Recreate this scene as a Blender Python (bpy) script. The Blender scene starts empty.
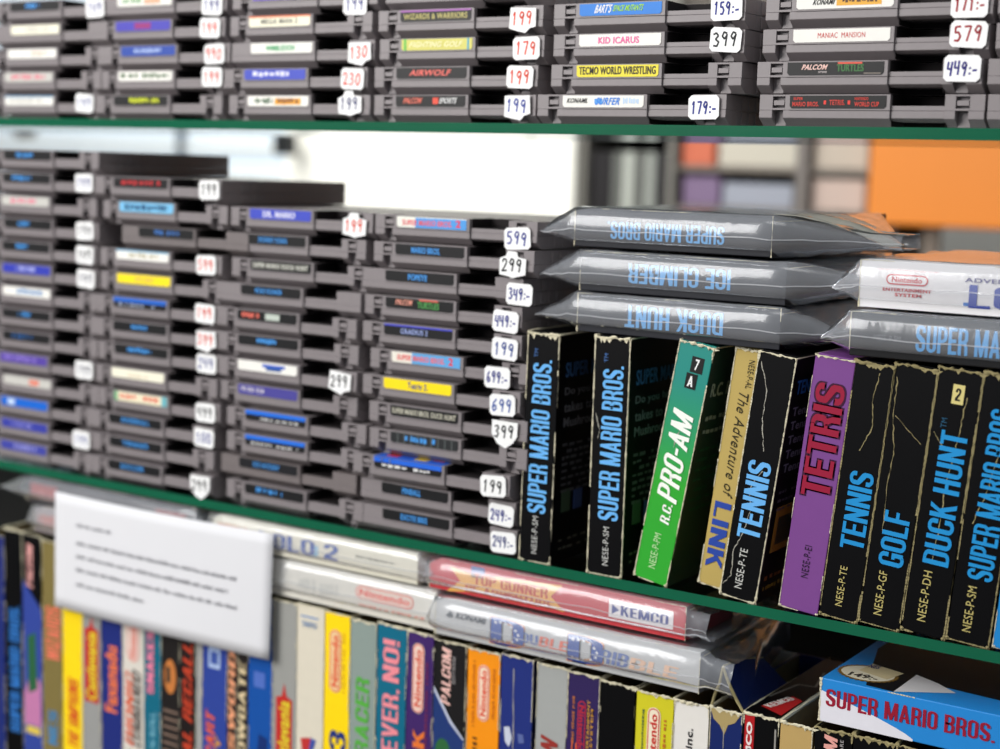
import bpy, math, random
from mathutils import Vector, Matrix
C = bpy.context.scene.collection
S = 0.001                      # everything below is measured in millimetres
# ------------------------------------------------------------------ camera
cam_data = bpy.data.cameras.new('camera')
cam = bpy.data.objects.new('camera', cam_data); C.objects.link(cam)
bpy.context.scene.camera = cam
YAW, PITCH, ROLL, FPX = -0.58375, 0.13062, 0.029698, 1564.72
CP = Vector((400.0, -778.34, 233.27))
fw = Vector((math.sin(YAW)*math.cos(PITCH), math.cos(YAW)*math.cos(PITCH), -math.sin(PITCH)))
rt0 = Vector((math.cos(YAW), -math.sin(YAW), 0)); up0 = rt0.cross(fw)
rt = math.cos(ROLL)*rt0 + math.sin(ROLL)*up0; up = -math.sin(ROLL)*rt0 + math.cos(ROLL)*up0
M = Matrix((rt, up, -fw)).transposed().to_4x4(); M.translation = CP*S
cam.matrix_world = M
cam_data.sensor_width = 36; cam_data.lens = FPX*36/1000
cam_data.clip_start = 0.02; cam_data.clip_end = 60
cam_data.dof.use_dof = True
cam_data.dof.focus_distance = 0.835
cam_data.dof.aperture_fstop = 4.9
# ------------------------------------------------------------------ world, lights, exposure
w = bpy.data.worlds.new('room_light'); bpy.context.scene.world = w; w.use_nodes = True
bg = w.node_tree.nodes['Background']; bg.inputs[0].default_value = (0.86, 0.93, 1.0, 1); bg.inputs[1].default_value = 0.24
_tc = w.node_tree.nodes.new('ShaderNodeTexCoord'); _sp = w.node_tree.nodes.new('ShaderNodeSeparateXYZ'); _mr = w.node_tree.nodes.new('ShaderNodeMapRange')
_mr.inputs['From Min'].default_value = 0.05; _mr.inputs['From Max'].default_value = 0.9; _mr.inputs['To Min'].default_value = 0.19; _mr.inputs['To Max'].default_value = 0.62
w.node_tree.links.new(_tc.outputs['Generated'], _sp.inputs[0]); w.node_tree.links.new(_sp.outputs['Z'], _mr.inputs['Value']); w.node_tree.links.new(_mr.outputs[0], bg.inputs[1])
def area(name, loc, target, sx, sy, power, col=(1, 1, 1)):
    d = bpy.data.lights.new(name, 'AREA'); d.shape = 'RECTANGLE'; d.size = sx; d.size_y = sy; d.energy = power; d.color = col
    o = bpy.data.objects.new(name, d); C.objects.link(o); o.location = Vector(loc)*S
    o.rotation_euler = (Vector(target)-Vector(loc)).to_track_quat('-Z', 'Y').to_euler(); return o
area('window_light', (-1300, -1900, 1150), (-150, 0, 50), 1.5, 1.3, 70, (1.0, 0.98, 0.95))
area('ceiling_light', (350, -900, 1700), (0, 0, 100), 0.9, 0.5, 6, (1.0, 0.97, 0.92))
area('back_room_light', (-1700, 500, 1350), (-1700, 1700, 150), 1.4, 0.8, 40, (1.0, 0.99, 0.94))  # added unseen lamp that whitens the cabinet and backdrop
vs = bpy.context.scene.view_settings
bpy.context.scene.display_settings.display_device = 'sRGB'
vs.view_transform = 'Standard'; vs.look = 'None'; vs.exposure = 0.0; vs.gamma = 1.0; vs.use_curve_mapping = False
# ------------------------------------------------------------------ materials
def lin(c):
    return tuple(((v/255)/12.92 if v/255 <= 0.04045 else (((v/255)+0.055)/1.055)**2.4) for v in c)
MATS = {}
def mat(name, rgb=(128, 128, 128), rough=0.5, var=0.0, scale=80, bump=0.0, spec=0.5, grad=None, metal=0.0):
    if name in MATS: return MATS[name]
    m = bpy.data.materials.new(name); m.use_nodes = True; nt = m.node_tree; b = nt.nodes['Principled BSDF']
    c = lin(rgb); b.inputs['Base Color'].default_value = (*c, 1); b.inputs['Roughness'].default_value = rough
    b.inputs['Specular IOR Level'].default_value = spec; b.inputs['Metallic'].default_value = metal
    tc = nt.nodes.new('ShaderNodeTexCoord')
    if var or bump:
        n = nt.nodes.new('ShaderNodeTexNoise'); n.inputs['Scale'].default_value = scale; n.inputs['Detail'].default_value = 4
        nt.links.new(tc.outputs['Object'], n.inputs['Vector'])
        if var:
            r = nt.nodes.new('ShaderNodeMix'); r.data_type = 'RGBA'
            r.inputs['A'].default_value = (*[max(0, v*(1-var)) for v in c], 1); r.inputs['B'].default_value = (*[min(1, v*(1+var)) for v in c], 1)
            nt.links.new(n.outputs['Fac'], r.inputs['Factor']); nt.links.new(r.outputs['Result'], b.inputs['Base Color'])
        if bump:
            bp = nt.nodes.new('ShaderNodeBump'); bp.inputs['Strength'].default_value = bump; bp.inputs['Distance'].default_value = 0.0006
            nt.links.new(n.outputs['Fac'], bp.inputs['Height']); nt.links.new(bp.outputs['Normal'], b.inputs['Normal'])
    if grad:      # printed two-colour fade along local axis
        axis, lo, hi, c2 = grad
        sp = nt.nodes.new('ShaderNodeSeparateXYZ'); nt.links.new(tc.outputs['Object'], sp.inputs[0])
        mr = nt.nodes.new('ShaderNodeMapRange'); mr.inputs['From Min'].default_value = lo*S; mr.inputs['From Max'].default_value = hi*S
        nt.links.new(sp.outputs[axis], mr.inputs['Value'])
        r = nt.nodes.new('ShaderNodeMix'); r.data_type = 'RGBA'
        r.inputs['A'].default_value = (*c, 1); r.inputs['B'].default_value = (*lin(c2), 1)
        nt.links.new(mr.outputs['Result'], r.inputs['Factor']); nt.links.new(r.outputs['Result'], b.inputs['Base Color'])
    MATS[name] = m; return m
def hexmat(c):      # printed ink / card of one colour
    return mat('print_%02x%02x%02x' % c, c, 0.42, 0.05, 120, spec=.3)
mat('cart_plastic', (131, 124, 126), 0.42, 0.06, 300, 0.05)
mat('cart_plastic_old', (112, 104, 104), 0.5, 0.1, 200, 0.05)
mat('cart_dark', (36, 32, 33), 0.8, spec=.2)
mat('sticker', (243, 243, 243), 0.4, 0.02, 90)
mat('paper', (218, 218, 222), 0.75, 0.02, 30)
mat('card', (205, 192, 150), 0.8, 0.25, 260, 0.4)
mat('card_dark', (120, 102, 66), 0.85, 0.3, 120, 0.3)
mat('wear', (214, 206, 178), 0.8, 0.25, 500, 0.4)
mat('wear_dim', (150, 138, 96), 0.8, 0.35, 500, 0.4)  # same worn card, dimmed in colour for the shade at the right
mat('crease', (176, 172, 160), 0.7, 0.3, 600)
mat('glass_edge', (11, 92, 64), 0.15, 0.15, 25)
mat('black_gloss', (4, 4, 6), 0.42, 0.25, 60, spec=.14)
mat('steel', (150, 152, 155), 0.3, 0, metal=1.0)
mat('wall_paint', (225, 222, 214), 0.8, 0.03, 4)
mat('floor_vinyl', (120, 112, 104), 0.5, 0.1, 6)
mat('white_lacquer', (250, 249, 240), 0.45, 0.02, 4)
mat('dark_wood', (18, 15, 14), 0.55, 0.3, 20)
mat('orange_paint', (222, 128, 22), 0.5, 0.08, 3)
def glassy(name, tint, alpha_gloss, rough, milk, milkcol=(1, 1, 1), facing=0.25, bump=0.0, bscale=60):
    m = bpy.data.materials.new(name); m.use_nodes = True; nt = m.node_tree
    for n in list(nt.nodes): nt.nodes.remove(n)
    out = nt.nodes.new('ShaderNodeOutputMaterial'); tr = nt.nodes.new('ShaderNodeBsdfTransparent'); tr.inputs[0].default_value = (*tint, 1)
    gl = nt.nodes.new('ShaderNodeBsdfGlossy'); gl.inputs['Roughness'].default_value = rough; gl.inputs[0].default_value = (.95, .97, 1, 1)
    df = nt.nodes.new('ShaderNodeBsdfDiffuse'); df.inputs[0].default_value = (*milkcol, 1)
    lw = nt.nodes.new('ShaderNodeLayerWeight'); lw.inputs[0].default_value = facing
    mr = nt.nodes.new('ShaderNodeMapRange'); mr.inputs['To Min'].default_value = alpha_gloss; mr.inputs['To Max'].default_value = 0.85
    nt.links.new(lw.outputs['Fresnel'], mr.inputs['Value'])
    m1 = nt.nodes.new('ShaderNodeMixShader'); m1.inputs[0].default_value = milk
    nt.links.new(tr.outputs[0], m1.inputs[1]); nt.links.new(df.outputs[0], m1.inputs[2])
    m2 = nt.nodes.new('ShaderNodeMixShader'); nt.links.new(mr.outputs[0], m2.inputs[0])
    nt.links.new(m1.outputs[0], m2.inputs[1]); nt.links.new(gl.outputs[0], m2.inputs[2])
    if bump:
        tc = nt.nodes.new('ShaderNodeTexCoord'); n = nt.nodes.new('ShaderNodeTexNoise'); n.inputs['Scale'].default_value = bscale; n.inputs['Detail'].default_value = 3
        n.inputs['Distortion'].default_value = 1.5
        bp = nt.nodes.new('ShaderNodeBump'); bp.inputs['Strength'].default_value = bump; bp.inputs['Distance'].default_value = 0.003
        nt.links.new(tc.outputs['Object'], n.inputs['Vector']); nt.links.new(n.outputs['Fac'], bp.inputs['Height']); nt.links.new(bp.outputs['Normal'], gl.inputs['Normal'])
    nt.links.new(m2.outputs[0], out.inputs[0]); MATS[name] = m; return m
glassy('shelf_glass', (0.90, 0.96, 0.93), 0.03, 0.03, 0.0, facing=0.2)
glassy('bag_plastic', (0.97, 0.97, 0.97), 0.05, 0.2, 0.15, (.88, .92, 1.0), 0.15, 0.22, 28)
glassy('bag_seam', (0.95, 0.95, 0.95), 0.15, 0.22, 0.32, (.95, .96, 1.0), 0.3, 0.4, 45)
# ------------------------------------------------------------------ mesh builder
class MB:
    def __init__(s): s.v = []; s.f = []; s.m = []; s.names = []; s.smooth = False
    def mi(s, name):
        if isinstance(name, tuple): name = hexmat(name).name
        if name not in s.names: s.names.append(name)
        return s.names.index(name)
    def face(s, pts, m):
        i = len(s.v); s.v += [tuple(p) for p in pts]; s.f.append(tuple(range(i, i+len(pts)))); s.m.append(s.mi(m))
    def add(s, verts, faces, m):
        i = len(s.v); s.v += [tuple(p) for p in verts]; k = s.mi(m)
        for f in faces: s.f.append(tuple(i+a for a in f)); s.m.append(k)
    def box(s, x0, x1, y0, y1, z0, z1, m):
        s.add([(x0, y0, z0), (x1, y0, z0), (x1, y1, z0), (x0, y1, z0), (x0, y0, z1), (x1, y0, z1), (x1, y1, z1), (x0, y1, z1)],
              [(0, 3, 2, 1), (4, 5, 6, 7), (0, 1, 5, 4), (1, 2, 6, 5), (2, 3, 7, 6), (3, 0, 4, 7)], m)
    def prism_x(s, prof, x0, x1, m):      # prof: counter-clockwise (y,z) seen from +x
        n = len(prof)
        s.add([(x0, y, z) for y, z in prof]+[(x1, y, z) for y, z in prof],
              [tuple(reversed(range(n))), tuple(range(n, 2*n))]+[(i, (i+1) % n, n+(i+1) % n, n+i) for i in range(n)], m)
    def prism_y(s, prof, y0, y1, m):      # prof: (x,z) counter-clockwise seen from -y
        n = len(prof)
        s.add([(x, y0, z) for x, z in prof]+[(x, y1, z) for x, z in prof],
              [tuple(range(n)), tuple(reversed(range(n, 2*n)))]+[(i, n+i, n+(i+1) % n, (i+1) % n) for i in range(n)], m)
    def ribbon(s, pts, widths, nrm, m):
        nrm = Vector(nrm); P = [Vector(p) for p in pts]
        for i in range(len(P)-1):
            d = (P[i+1]-P[i])
            if d.length < 1e-6: continue
            q = nrm.cross(d).normalized(); e = d.normalized()*0.12
            a, b = P[i]-e, P[i+1]+e
            s.face([a-q*widths[i]/2, b-q*widths[i+1]/2, b+q*widths[i+1]/2, a+q*widths[i]/2], m)
    def tube(s, pts, radii, m, n=8):
        rings = []; base = len(s.v); P = [Vector(p) for p in pts]
        for i, p in enumerate(P):
            d = (P[min(i+1, len(P)-1)]-P[max(i-1, 0)]).normalized()
            a = d.cross(Vector((0.13, 0.21, 1))).normalized(); b = d.cross(a)
            for k in range(n):
                t = 2*math.pi*k/n; s.v.append(tuple(p+(a*math.cos(t)+b*math.sin(t))*radii[i]))
        k = s.mi(m)
        for i in range(len(P)-1):
            for j in range(n):
                s.f.append((base+i*n+j, base+i*n+(j+1) % n, base+(i+1)*n+(j+1) % n, base+(i+1)*n+j)); s.m.append(k)
        s.f.append(tuple(base+j for j in reversed(range(n)))); s.m.append(k)
        s.f.append(tuple(base+(len(P)-1)*n+j for j in range(n))); s.m.append(k)
    def mesh(s, name):
        me = bpy.data.meshes.new(name); me.from_pydata([(a*S, b*S, c*S) for a, b, c in s.v], [], s.f)
        for n in s.names: me.materials.append(MATS[n])
        me.polygons.foreach_set('material_index', s.m)
        if s.smooth: me.polygons.foreach_set('use_smooth', [True]*len(s.f))
        me.update(); return me
    def build(s, name, parent=None, loc=None, rot=None):
        o = bpy.data.objects.new(name, s.mesh(name)); C.objects.link(o)
        if parent: o.parent = parent
        if loc: o.location = Vector(loc)*S
        if rot: o.rotation_euler = rot
        return o
def tag(o, label=None, cat=None, group=None, kind=None):
    if label: o['label'] = label
    if cat: o['category'] = cat
    if group: o['group'] = group
    if kind: o['kind'] = kind
    return o
def thing(name, loc, rot=(0, 0, 0), label=None, cat=None, group=None):
    o = bpy.data.objects.new(name, None); C.objects.link(o); o.location = Vector(loc)*S; o.rotation_euler = rot
    o.empty_display_size = 0.01
    return tag(o, label, cat, group)
def bevel(o, wd=0.4, seg=1):
    b = o.modifiers.new('bevel', 'BEVEL'); b.width = wd*S; b.segments = seg; b.limit_method = 'ANGLE'; b.angle_limit = 0.7
    return o
# ------------------------------------------------------------------ lettering
_tc = {}
def glyphs(s, bold, res=3):
    k = (s, bold)
    if k in _tc: return _tc[k]
    cu = bpy.data.curves.new('lettering_source', 'FONT'); cu.body = s; cu.size = 1; cu.offset = bold; cu.resolution_u = res
    cu.space_character = 1.06
    o = bpy.data.objects.new('lettering_source', cu); C.objects.link(o)
    dg = bpy.context.evaluated_depsgraph_get(); dg.update()
    me = bpy.data.meshes.new_from_object(o.evaluated_get(dg))
    V = [tuple(v.co) for v in me.vertices]; F = [tuple(p.vertices) for p in me.polygons]
    bpy.data.objects.remove(o); bpy.data.curves.remove(cu); bpy.data.meshes.remove(me)
    x0 = min(v[0] for v in V); x1 = max(v[0] for v in V); y0 = min(v[1] for v in V); y1 = max(v[1] for v in V)
    V = [((v[0]-x0)/(x1-x0), (v[1]-y0)/(y1-y0)) for v in V]
    # Y down-facing winding check is unnecessary: both sides shade alike
    _tc[k] = (V, F); return _tc[k]
# condensed heavy capitals drawn from stems, bars, bowls and diagonals (unit cell, S_ = stem width, T_B = bar height)
S_, T_B, R_B = 0.33, 0.13, 0.2
def _ring(cx, cy, rx, ry, a0, a1, n=9, sx=None, ty=None):
    sx = S_ if sx is None else sx; ty = T_B if ty is None else ty; q = []
    for i in range(n):
        p = []
        for a in (a0+(a1-a0)*i/n, a0+(a1-a0)*(i+1)/n):
            c, d = math.cos(math.radians(a)), math.sin(math.radians(a))
            p.append(((cx+rx*c, cy+ry*d), (cx+max(.02, rx-sx)*c, cy+max(.01, ry-ty)*d)))
        q.append([p[0][0], p[1][0], p[1][1], p[0][1]])
    return q
def _rc(a, b, c, d): return [[(a, c), (b, c), (b, d), (a, d)]]
def _bowl(lo, hi, xr=1.0):
    h = (hi-lo)/2; k = min(h, R_B); x0 = xr-.5
    return _rc(.1, x0+.02, hi-T_B*.9, hi)+_rc(.1, x0+.02, lo, lo+T_B*.9)+_ring(x0, hi-k, .5, k, 0, 90)+_ring(x0, lo+k, .5, k, -90, 0)+(_rc(xr-S_, xr, lo+k, hi-k) if h > k else [])
def _letters():
    L = {}; st = lambda x=0, a=0, b=1: _rc(x, x+S_, a, b); top = _ring(.5, 1-R_B, .5, R_B, 0, 180, 14); bot = _ring(.5, R_B, .5, R_B, 180, 360, 14)
    L['I'] = (S_, st()); L['H'] = (1, st()+st(1-S_)+_rc(.2, .8, .44, .44+T_B)); L['L'] = (.86, st()+_rc(0, .86, 0, T_B)); L['T'] = (.98, st(.49-S_/2)+_rc(0, .98, 1-T_B, 1))
    L['E'] = (.88, st()+_rc(0, .88, 0, T_B)+_rc(0, .8, .44, .44+T_B)+_rc(0, .88, 1-T_B, 1)); L['F'] = (.85, st()+_rc(0, .8, .42, .42+T_B)+_rc(0, .85, 1-T_B, 1))
    L['U'] = (1, st(0, R_B, 1)+st(1-S_, R_B, 1)+bot); L['O'] = (1, st(0, R_B, 1-R_B)+st(1-S_, R_B, 1-R_B)+top+bot)
    L['0'] = L['O']; L['Q'] = (1, L['O'][1]+[[(.55, .2), (.75, .25), (1.02, 0), (.8, -.04)]])
    L['C'] = (1, st(0, R_B, 1-R_B)+st(1-S_, .63, 1-R_B)+st(1-S_, R_B, .37)+top+bot); L['G'] = (1, L['C'][1]+_rc(1-S_, 1, R_B*.3, .5)+_rc(.52, 1, .5-T_B, .5))
    L['S'] = (1, st(0, .68, 1-R_B)+st(1-S_, .72, 1-R_B)+st(0, R_B, .3)+st(1-S_, R_B, .33)+top+bot+[[(0, .7), (0, .6), (.1, .53), (1-S_, .3), (1, .34), (1, .4), (.88, .5), (S_, .68)]])
    L['D'] = (1, st()+_bowl(0, 1)); L['P'] = (.98, st()+_bowl(.4, 1, .98)); L['B'] = (1, st()+_bowl(.46, 1, .97)+_bowl(0, .57))
    L['R'] = (1, st()+_bowl(.42, 1, .98)+[[(.45, .5), (.8, .5), (.97, .3), (1.0, 0), (.68, 0), (.66, .3)]])
    L['N'] = (1.02, st()+st(1.02-S_)+[[(0, 1), (S_, 1), (1.02, 0), (1.02-S_, 0)]]); L['M'] = (1.35, st()+st(1.35-S_)+[[(0, 1), (S_*1.15, 1), (.8, 0), (.55, 0)], [(1.35, 1), (1.35-S_*1.15, 1), (.55, 0), (.8, 0)]])
    L['A'] = (1.08, [[(0, 0), (S_, 0), (.68, 1), (.4, 1)], [(1.08, 0), (1.08-S_, 0), (.4, 1), (.68, 1)]]+_rc(.22, .86, .2, .2+T_B)); L['V'] = (1.05, [[(0, 1), (S_, 1), (.66, 0), (.4, 0)], [(1.05, 1), (1.05-S_, 1), (.4, 0), (.66, 0)]])
    L['W'] = (1.5, [[(0, 1), (.3, 1), (.55, 0), (.27, 0)], [(.6, 1), (.85, 1), (.55, 0), (.27, 0)], [(.6, 1), (.9, 1), (1.25, 0), (.95, 0)], [(1.5, 1), (1.2, 1), (.95, 0), (1.25, 0)]])
    L['K'] = (1.02, st()+[[(S_*.9, .36), (S_*.9, .6), (.68, 1), (1.0, 1)], [(.38, .5), (.6, .66), (1.04, 0), (.7, 0)]]); L['X'] = (1, [[(0, 0), (.33, 0), (1, 1), (.67, 1)], [(0, 1), (.33, 1), (1, 0), (.67, 0)]])
    L['Y'] = (1, st(.5-S_/2, 0, .5)+[[(0, 1), (.33, 1), (.66, .42), (.34, .42)], [(1, 1), (.67, 1), (.34, .42), (.66, .42)]]); L['Z'] = (.9, _rc(0, .9, 0, T_B)+_rc(0, .9, 1-T_B, 1)+[[(0, T_B*.9), (.36, T_B*.9), (.9, 1-T_B*.9), (.54, 1-T_B*.9)]])
    L['J'] = (.9, _rc(.57, .9, R_B, 1)+_ring(.45, R_B, .45, R_B, 180, 360, 12)+_rc(0, S_, R_B, .3)); L['.'] = (.32, _rc(0, .32, 0, .12)); L['-'] = (.5, _rc(0, .5, .4, .4+T_B)); L[' '] = (.42, [])
    L[','] = (.32, _rc(0, .32, 0, .12)+[[(.1, -.1), (.32, 0), (.32, .02), (.12, .02)]]); L['!'] = (.34, _rc(0, .34, .26, 1)+_rc(0, .34, 0, .14)); L['\''] = (.28, [[(0, 1), (.28, 1), (.2, .72), (.06, .72)]])
    L['2'] = (.98, _ring(.49, .8, .49, .2, 0, 180, 12)+_rc(0, S_, .68, .8)+_rc(0, .98, 0, T_B)+[[(0, T_B*.8), (.4, T_B*.8), (.98, .62), (.98, .82), (.98-S_, .82), (.62, .6), (0, .2)]])
    L['3'] = (.98, _ring(.49, .8, .49, .2, 0, 180, 12)+_ring(.49, .2, .49, .2, 180, 360, 12)+_rc(0, S_, .7, .8)+_rc(0, S_, .2, .3)+_rc(.98-S_, .98, .58, .8)+_rc(.98-S_, .98, .2, .44)+_rc(.36, .85, .44, .58))
    return L
BLOCK = _letters()
def block(mb, s, O, ex, ey, wd, ht, m, shear, outline):
    tot = sum(BLOCK[c][0] for c in s)+.13*(len(s)-1); k = wd/tot; x = 0.0; nn = ex.cross(ey)*.015; q = 0
    offs = [(0, 0)] if not outline else [(-outline, -outline), (outline, -outline), (-outline, outline), (outline, outline)]
    for c in s:
        w_, polys = BLOCK[c]
        for P in polys:
            q = (q+1) % 5
            for dx, dy in offs:
                mb.face([O+nn*q+ex*(k*(x+a)+dx+shear*ht*(b-.5))+ey*(ht*b+dy) for a, b in P], m)
        x += w_+.13
def put(mb, s, O, ex, ey, wd, ht, m, bold=0.03, shear=0.0, outline=0.0):
    O = Vector(O); ex = Vector(ex); ey = Vector(ey)
    if bold >= .04 and ht >= 5.3 and all(c in BLOCK for c in s): return block(mb, s, O, ex, ey, wd, ht, m, shear, outline)
    V, F = glyphs(s, 0.012 if bold > .02 else 0.0)
    lw = wd/max(1, len(s)); d = min(bold, .1)*1.0*min(lw, ht); v = min(ht*.035, d*.35)
    if outline: d += outline; v += outline
    sh = [(0, 0)] if bold <= .02 and not outline else [(-d, -v), (-d*.33, v), (d*.33, -v), (d, v)]
    if outline: sh += [(-d, v), (d, -v), (0, v), (0, -v)]
    nn = ex.cross(ey)*.015
    for q, (dx, dy) in enumerate(sh):
        mb.add([O + nn*q + ex*(d + (wd-2*d)*x + dx + shear*ht*(y-0.5)) + ey*(v + (ht-2*v)*y + dy) for x, y in V], F, m)
X_, Y_, Z_ = (1, 0, 0), (0, 1, 0), (0, 0, 1); nX, nY, nZ = (-1, 0, 0), (0, -1, 0), (0, 0, -1)
def bars(mb, O, ex, ey, wd, ht, m, rnd, n=9, gap=0.25):     # small print too blurred to read: word-like runs of strokes
    O = Vector(O); ex = Vector(ex); ey = Vector(ey); x = 0.0
    while x < wd*0.98:
        l = rnd.uniform(0.5, 1.4)*wd/n
        if rnd.random() < gap: x += l*0.5; continue
        l = min(l, wd-x); a = rnd.uniform(0, .25)*ht; b = ht*rnd.uniform(.75, 1)
        mb.face([O+ex*x+ey*a, O+ex*(x+l*.75)+ey*a, O+ex*(x+l*.75)+ey*b, O+ex*x+ey*b], m); x += l
ST = {'1': [[(.3, .75), (.55, 1), (.5, 0)]], '2': [[(.1, .75), (.3, 1), (.7, .95), (.8, .7), (.5, .35), (.1, .03), (.9, .08)]],
      '3': [[(.1, .9), (.5, 1), (.8, .8), (.4, .55), (.85, .35), (.6, .05), (.1, .1)]], '4': [[(.15, 1), (.1, .5), (.75, .5)], [(.8, 1), (.7, 0)]],
      '5': [[(.85, 1), (.25, .97), (.2, .6), (.6, .62), (.85, .35), (.6, .05), (.15, .08)]], '6': [[(.7, 1), (.3, .7), (.15, .3), (.4, .02), (.8, .2), (.65, .5), (.2, .35)]],
      '7': [[(.1, .95), (.85, .98), (.45, 0)]], '9': [[(.8, .9), (.4, 1), (.15, .7), (.45, .5), (.8, .75), (.82, .85), (.7, .4), (.6, 0)]],
      '0': [[(.5, 1), (.15, .7), (.15, .25), (.5, 0), (.85, .3), (.85, .75), (.5, 1)]], ':': [[(.3, .6), (.4, .5)], [(.3, .2), (.4, .1)]], '-': [[(.0, .35), (.8, .38)]]}
def handwrite(mb, s, cx, z, ht, m, rnd, y=-1.35, pen=1.0):
    adv = [0.62 if ch in ':-' else 1.0 for ch in s]; cw = ht*0.66; tot = sum(adv)*cw; k_ = min(1.0, 15.0/tot); cw *= k_; ht *= .92; x = cx-tot*k_/2
    for ch, a in zip(s, adv):
        dz = rnd.uniform(-.06, .06)*ht; sl = rnd.uniform(-.05, .15)
        for st in ST[ch]:
            P = [(x+(px*.82+sl*(py-.5))*cw*min(1, a+.2), y, z+dz+(py-.5)*ht) for px, py in st]
            mb.ribbon(P, [pen]*len(P), (0, -1, 0), m)
        x += a*cw
# ------------------------------------------------------------------ structure
def struct(name, mb, label=None):
    o = mb.build(name); o['kind'] = 'structure'
    if label: o['label'] = label
    return o
m = MB(); m.box(-5200, 2600, -2600, 3300, -1260, -1200, 'floor_vinyl'); struct('floor', m, 'dull grey brown shop floor')
m = MB(); m.box(-5200, 2600, 3300, 3400, -1200, 1500, 'wall_paint'); struct('wall_back', m, 'pale far wall of the shop')
m = MB(); m.box(-5300, -5200, -2600, 3400, -1200, 1500, 'wall_paint'); struct('wall_left', m, 'pale side wall of the shop')

# glass shelves
def shelf(z0, label, y1):
    mb = MB(); x0, x1, y0, z1 = -1300, 520, -2, z0+6
    v = [(x0, y0, z0), (x1, y0, z0), (x1, y1, z0), (x0, y1, z0), (x0, y0, z1), (x1, y0, z1), (x1, y1, z1), (x0, y1, z1)]
    mb.add(v, [(0, 3, 2, 1), (4, 5, 6, 7)], 'shelf_glass')
    mb.add(v, [(0, 1, 5, 4), (1, 2, 6, 5), (2, 3, 7, 6), (3, 0, 4, 7)], 'glass_edge')
    o = mb.build('glass_shelf'); tag(o, label, 'glass shelf', 'glass shelves'); return o
shelf(254, 'upper clear glass shelf with green edge, carrying game cartridges only', 165)
shelf(-6, 'lower clear glass shelf with green edge, under upright game boxes and cartridges', 260)
mb = MB(); mb.box(-1300, 520, -6, 330, -257, -239.3, 'dark_wood'); tag(mb.build('shelf_board'), 'dark bottom board under the row of colourful boxes', 'shelf board')
mb = MB(); mb.box(-1300, 520, 300, 312, -239.3, -14, 'dark_wood'); tag(mb.build('back_panel'), 'added dark panel giving the shade behind the bottom row of boxes', 'panel')  # unseen backing added to keep the gaps under the glass dark
for i, (x, y) in enumerate([(-1280, 280), (500, 280)]):
    mb = MB(); pts = [(x, y, -1200), (x, y, 420)]
    mb.tube(pts, [9, 9], 'steel', 16); mb.smooth = False
    t = mb.build('upright_post'); tag(t, ['steel post holding the left end of glass shelves', 'steel post holding the right end of glass shelves'][i], 'post', 'steel shelf posts')
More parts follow.
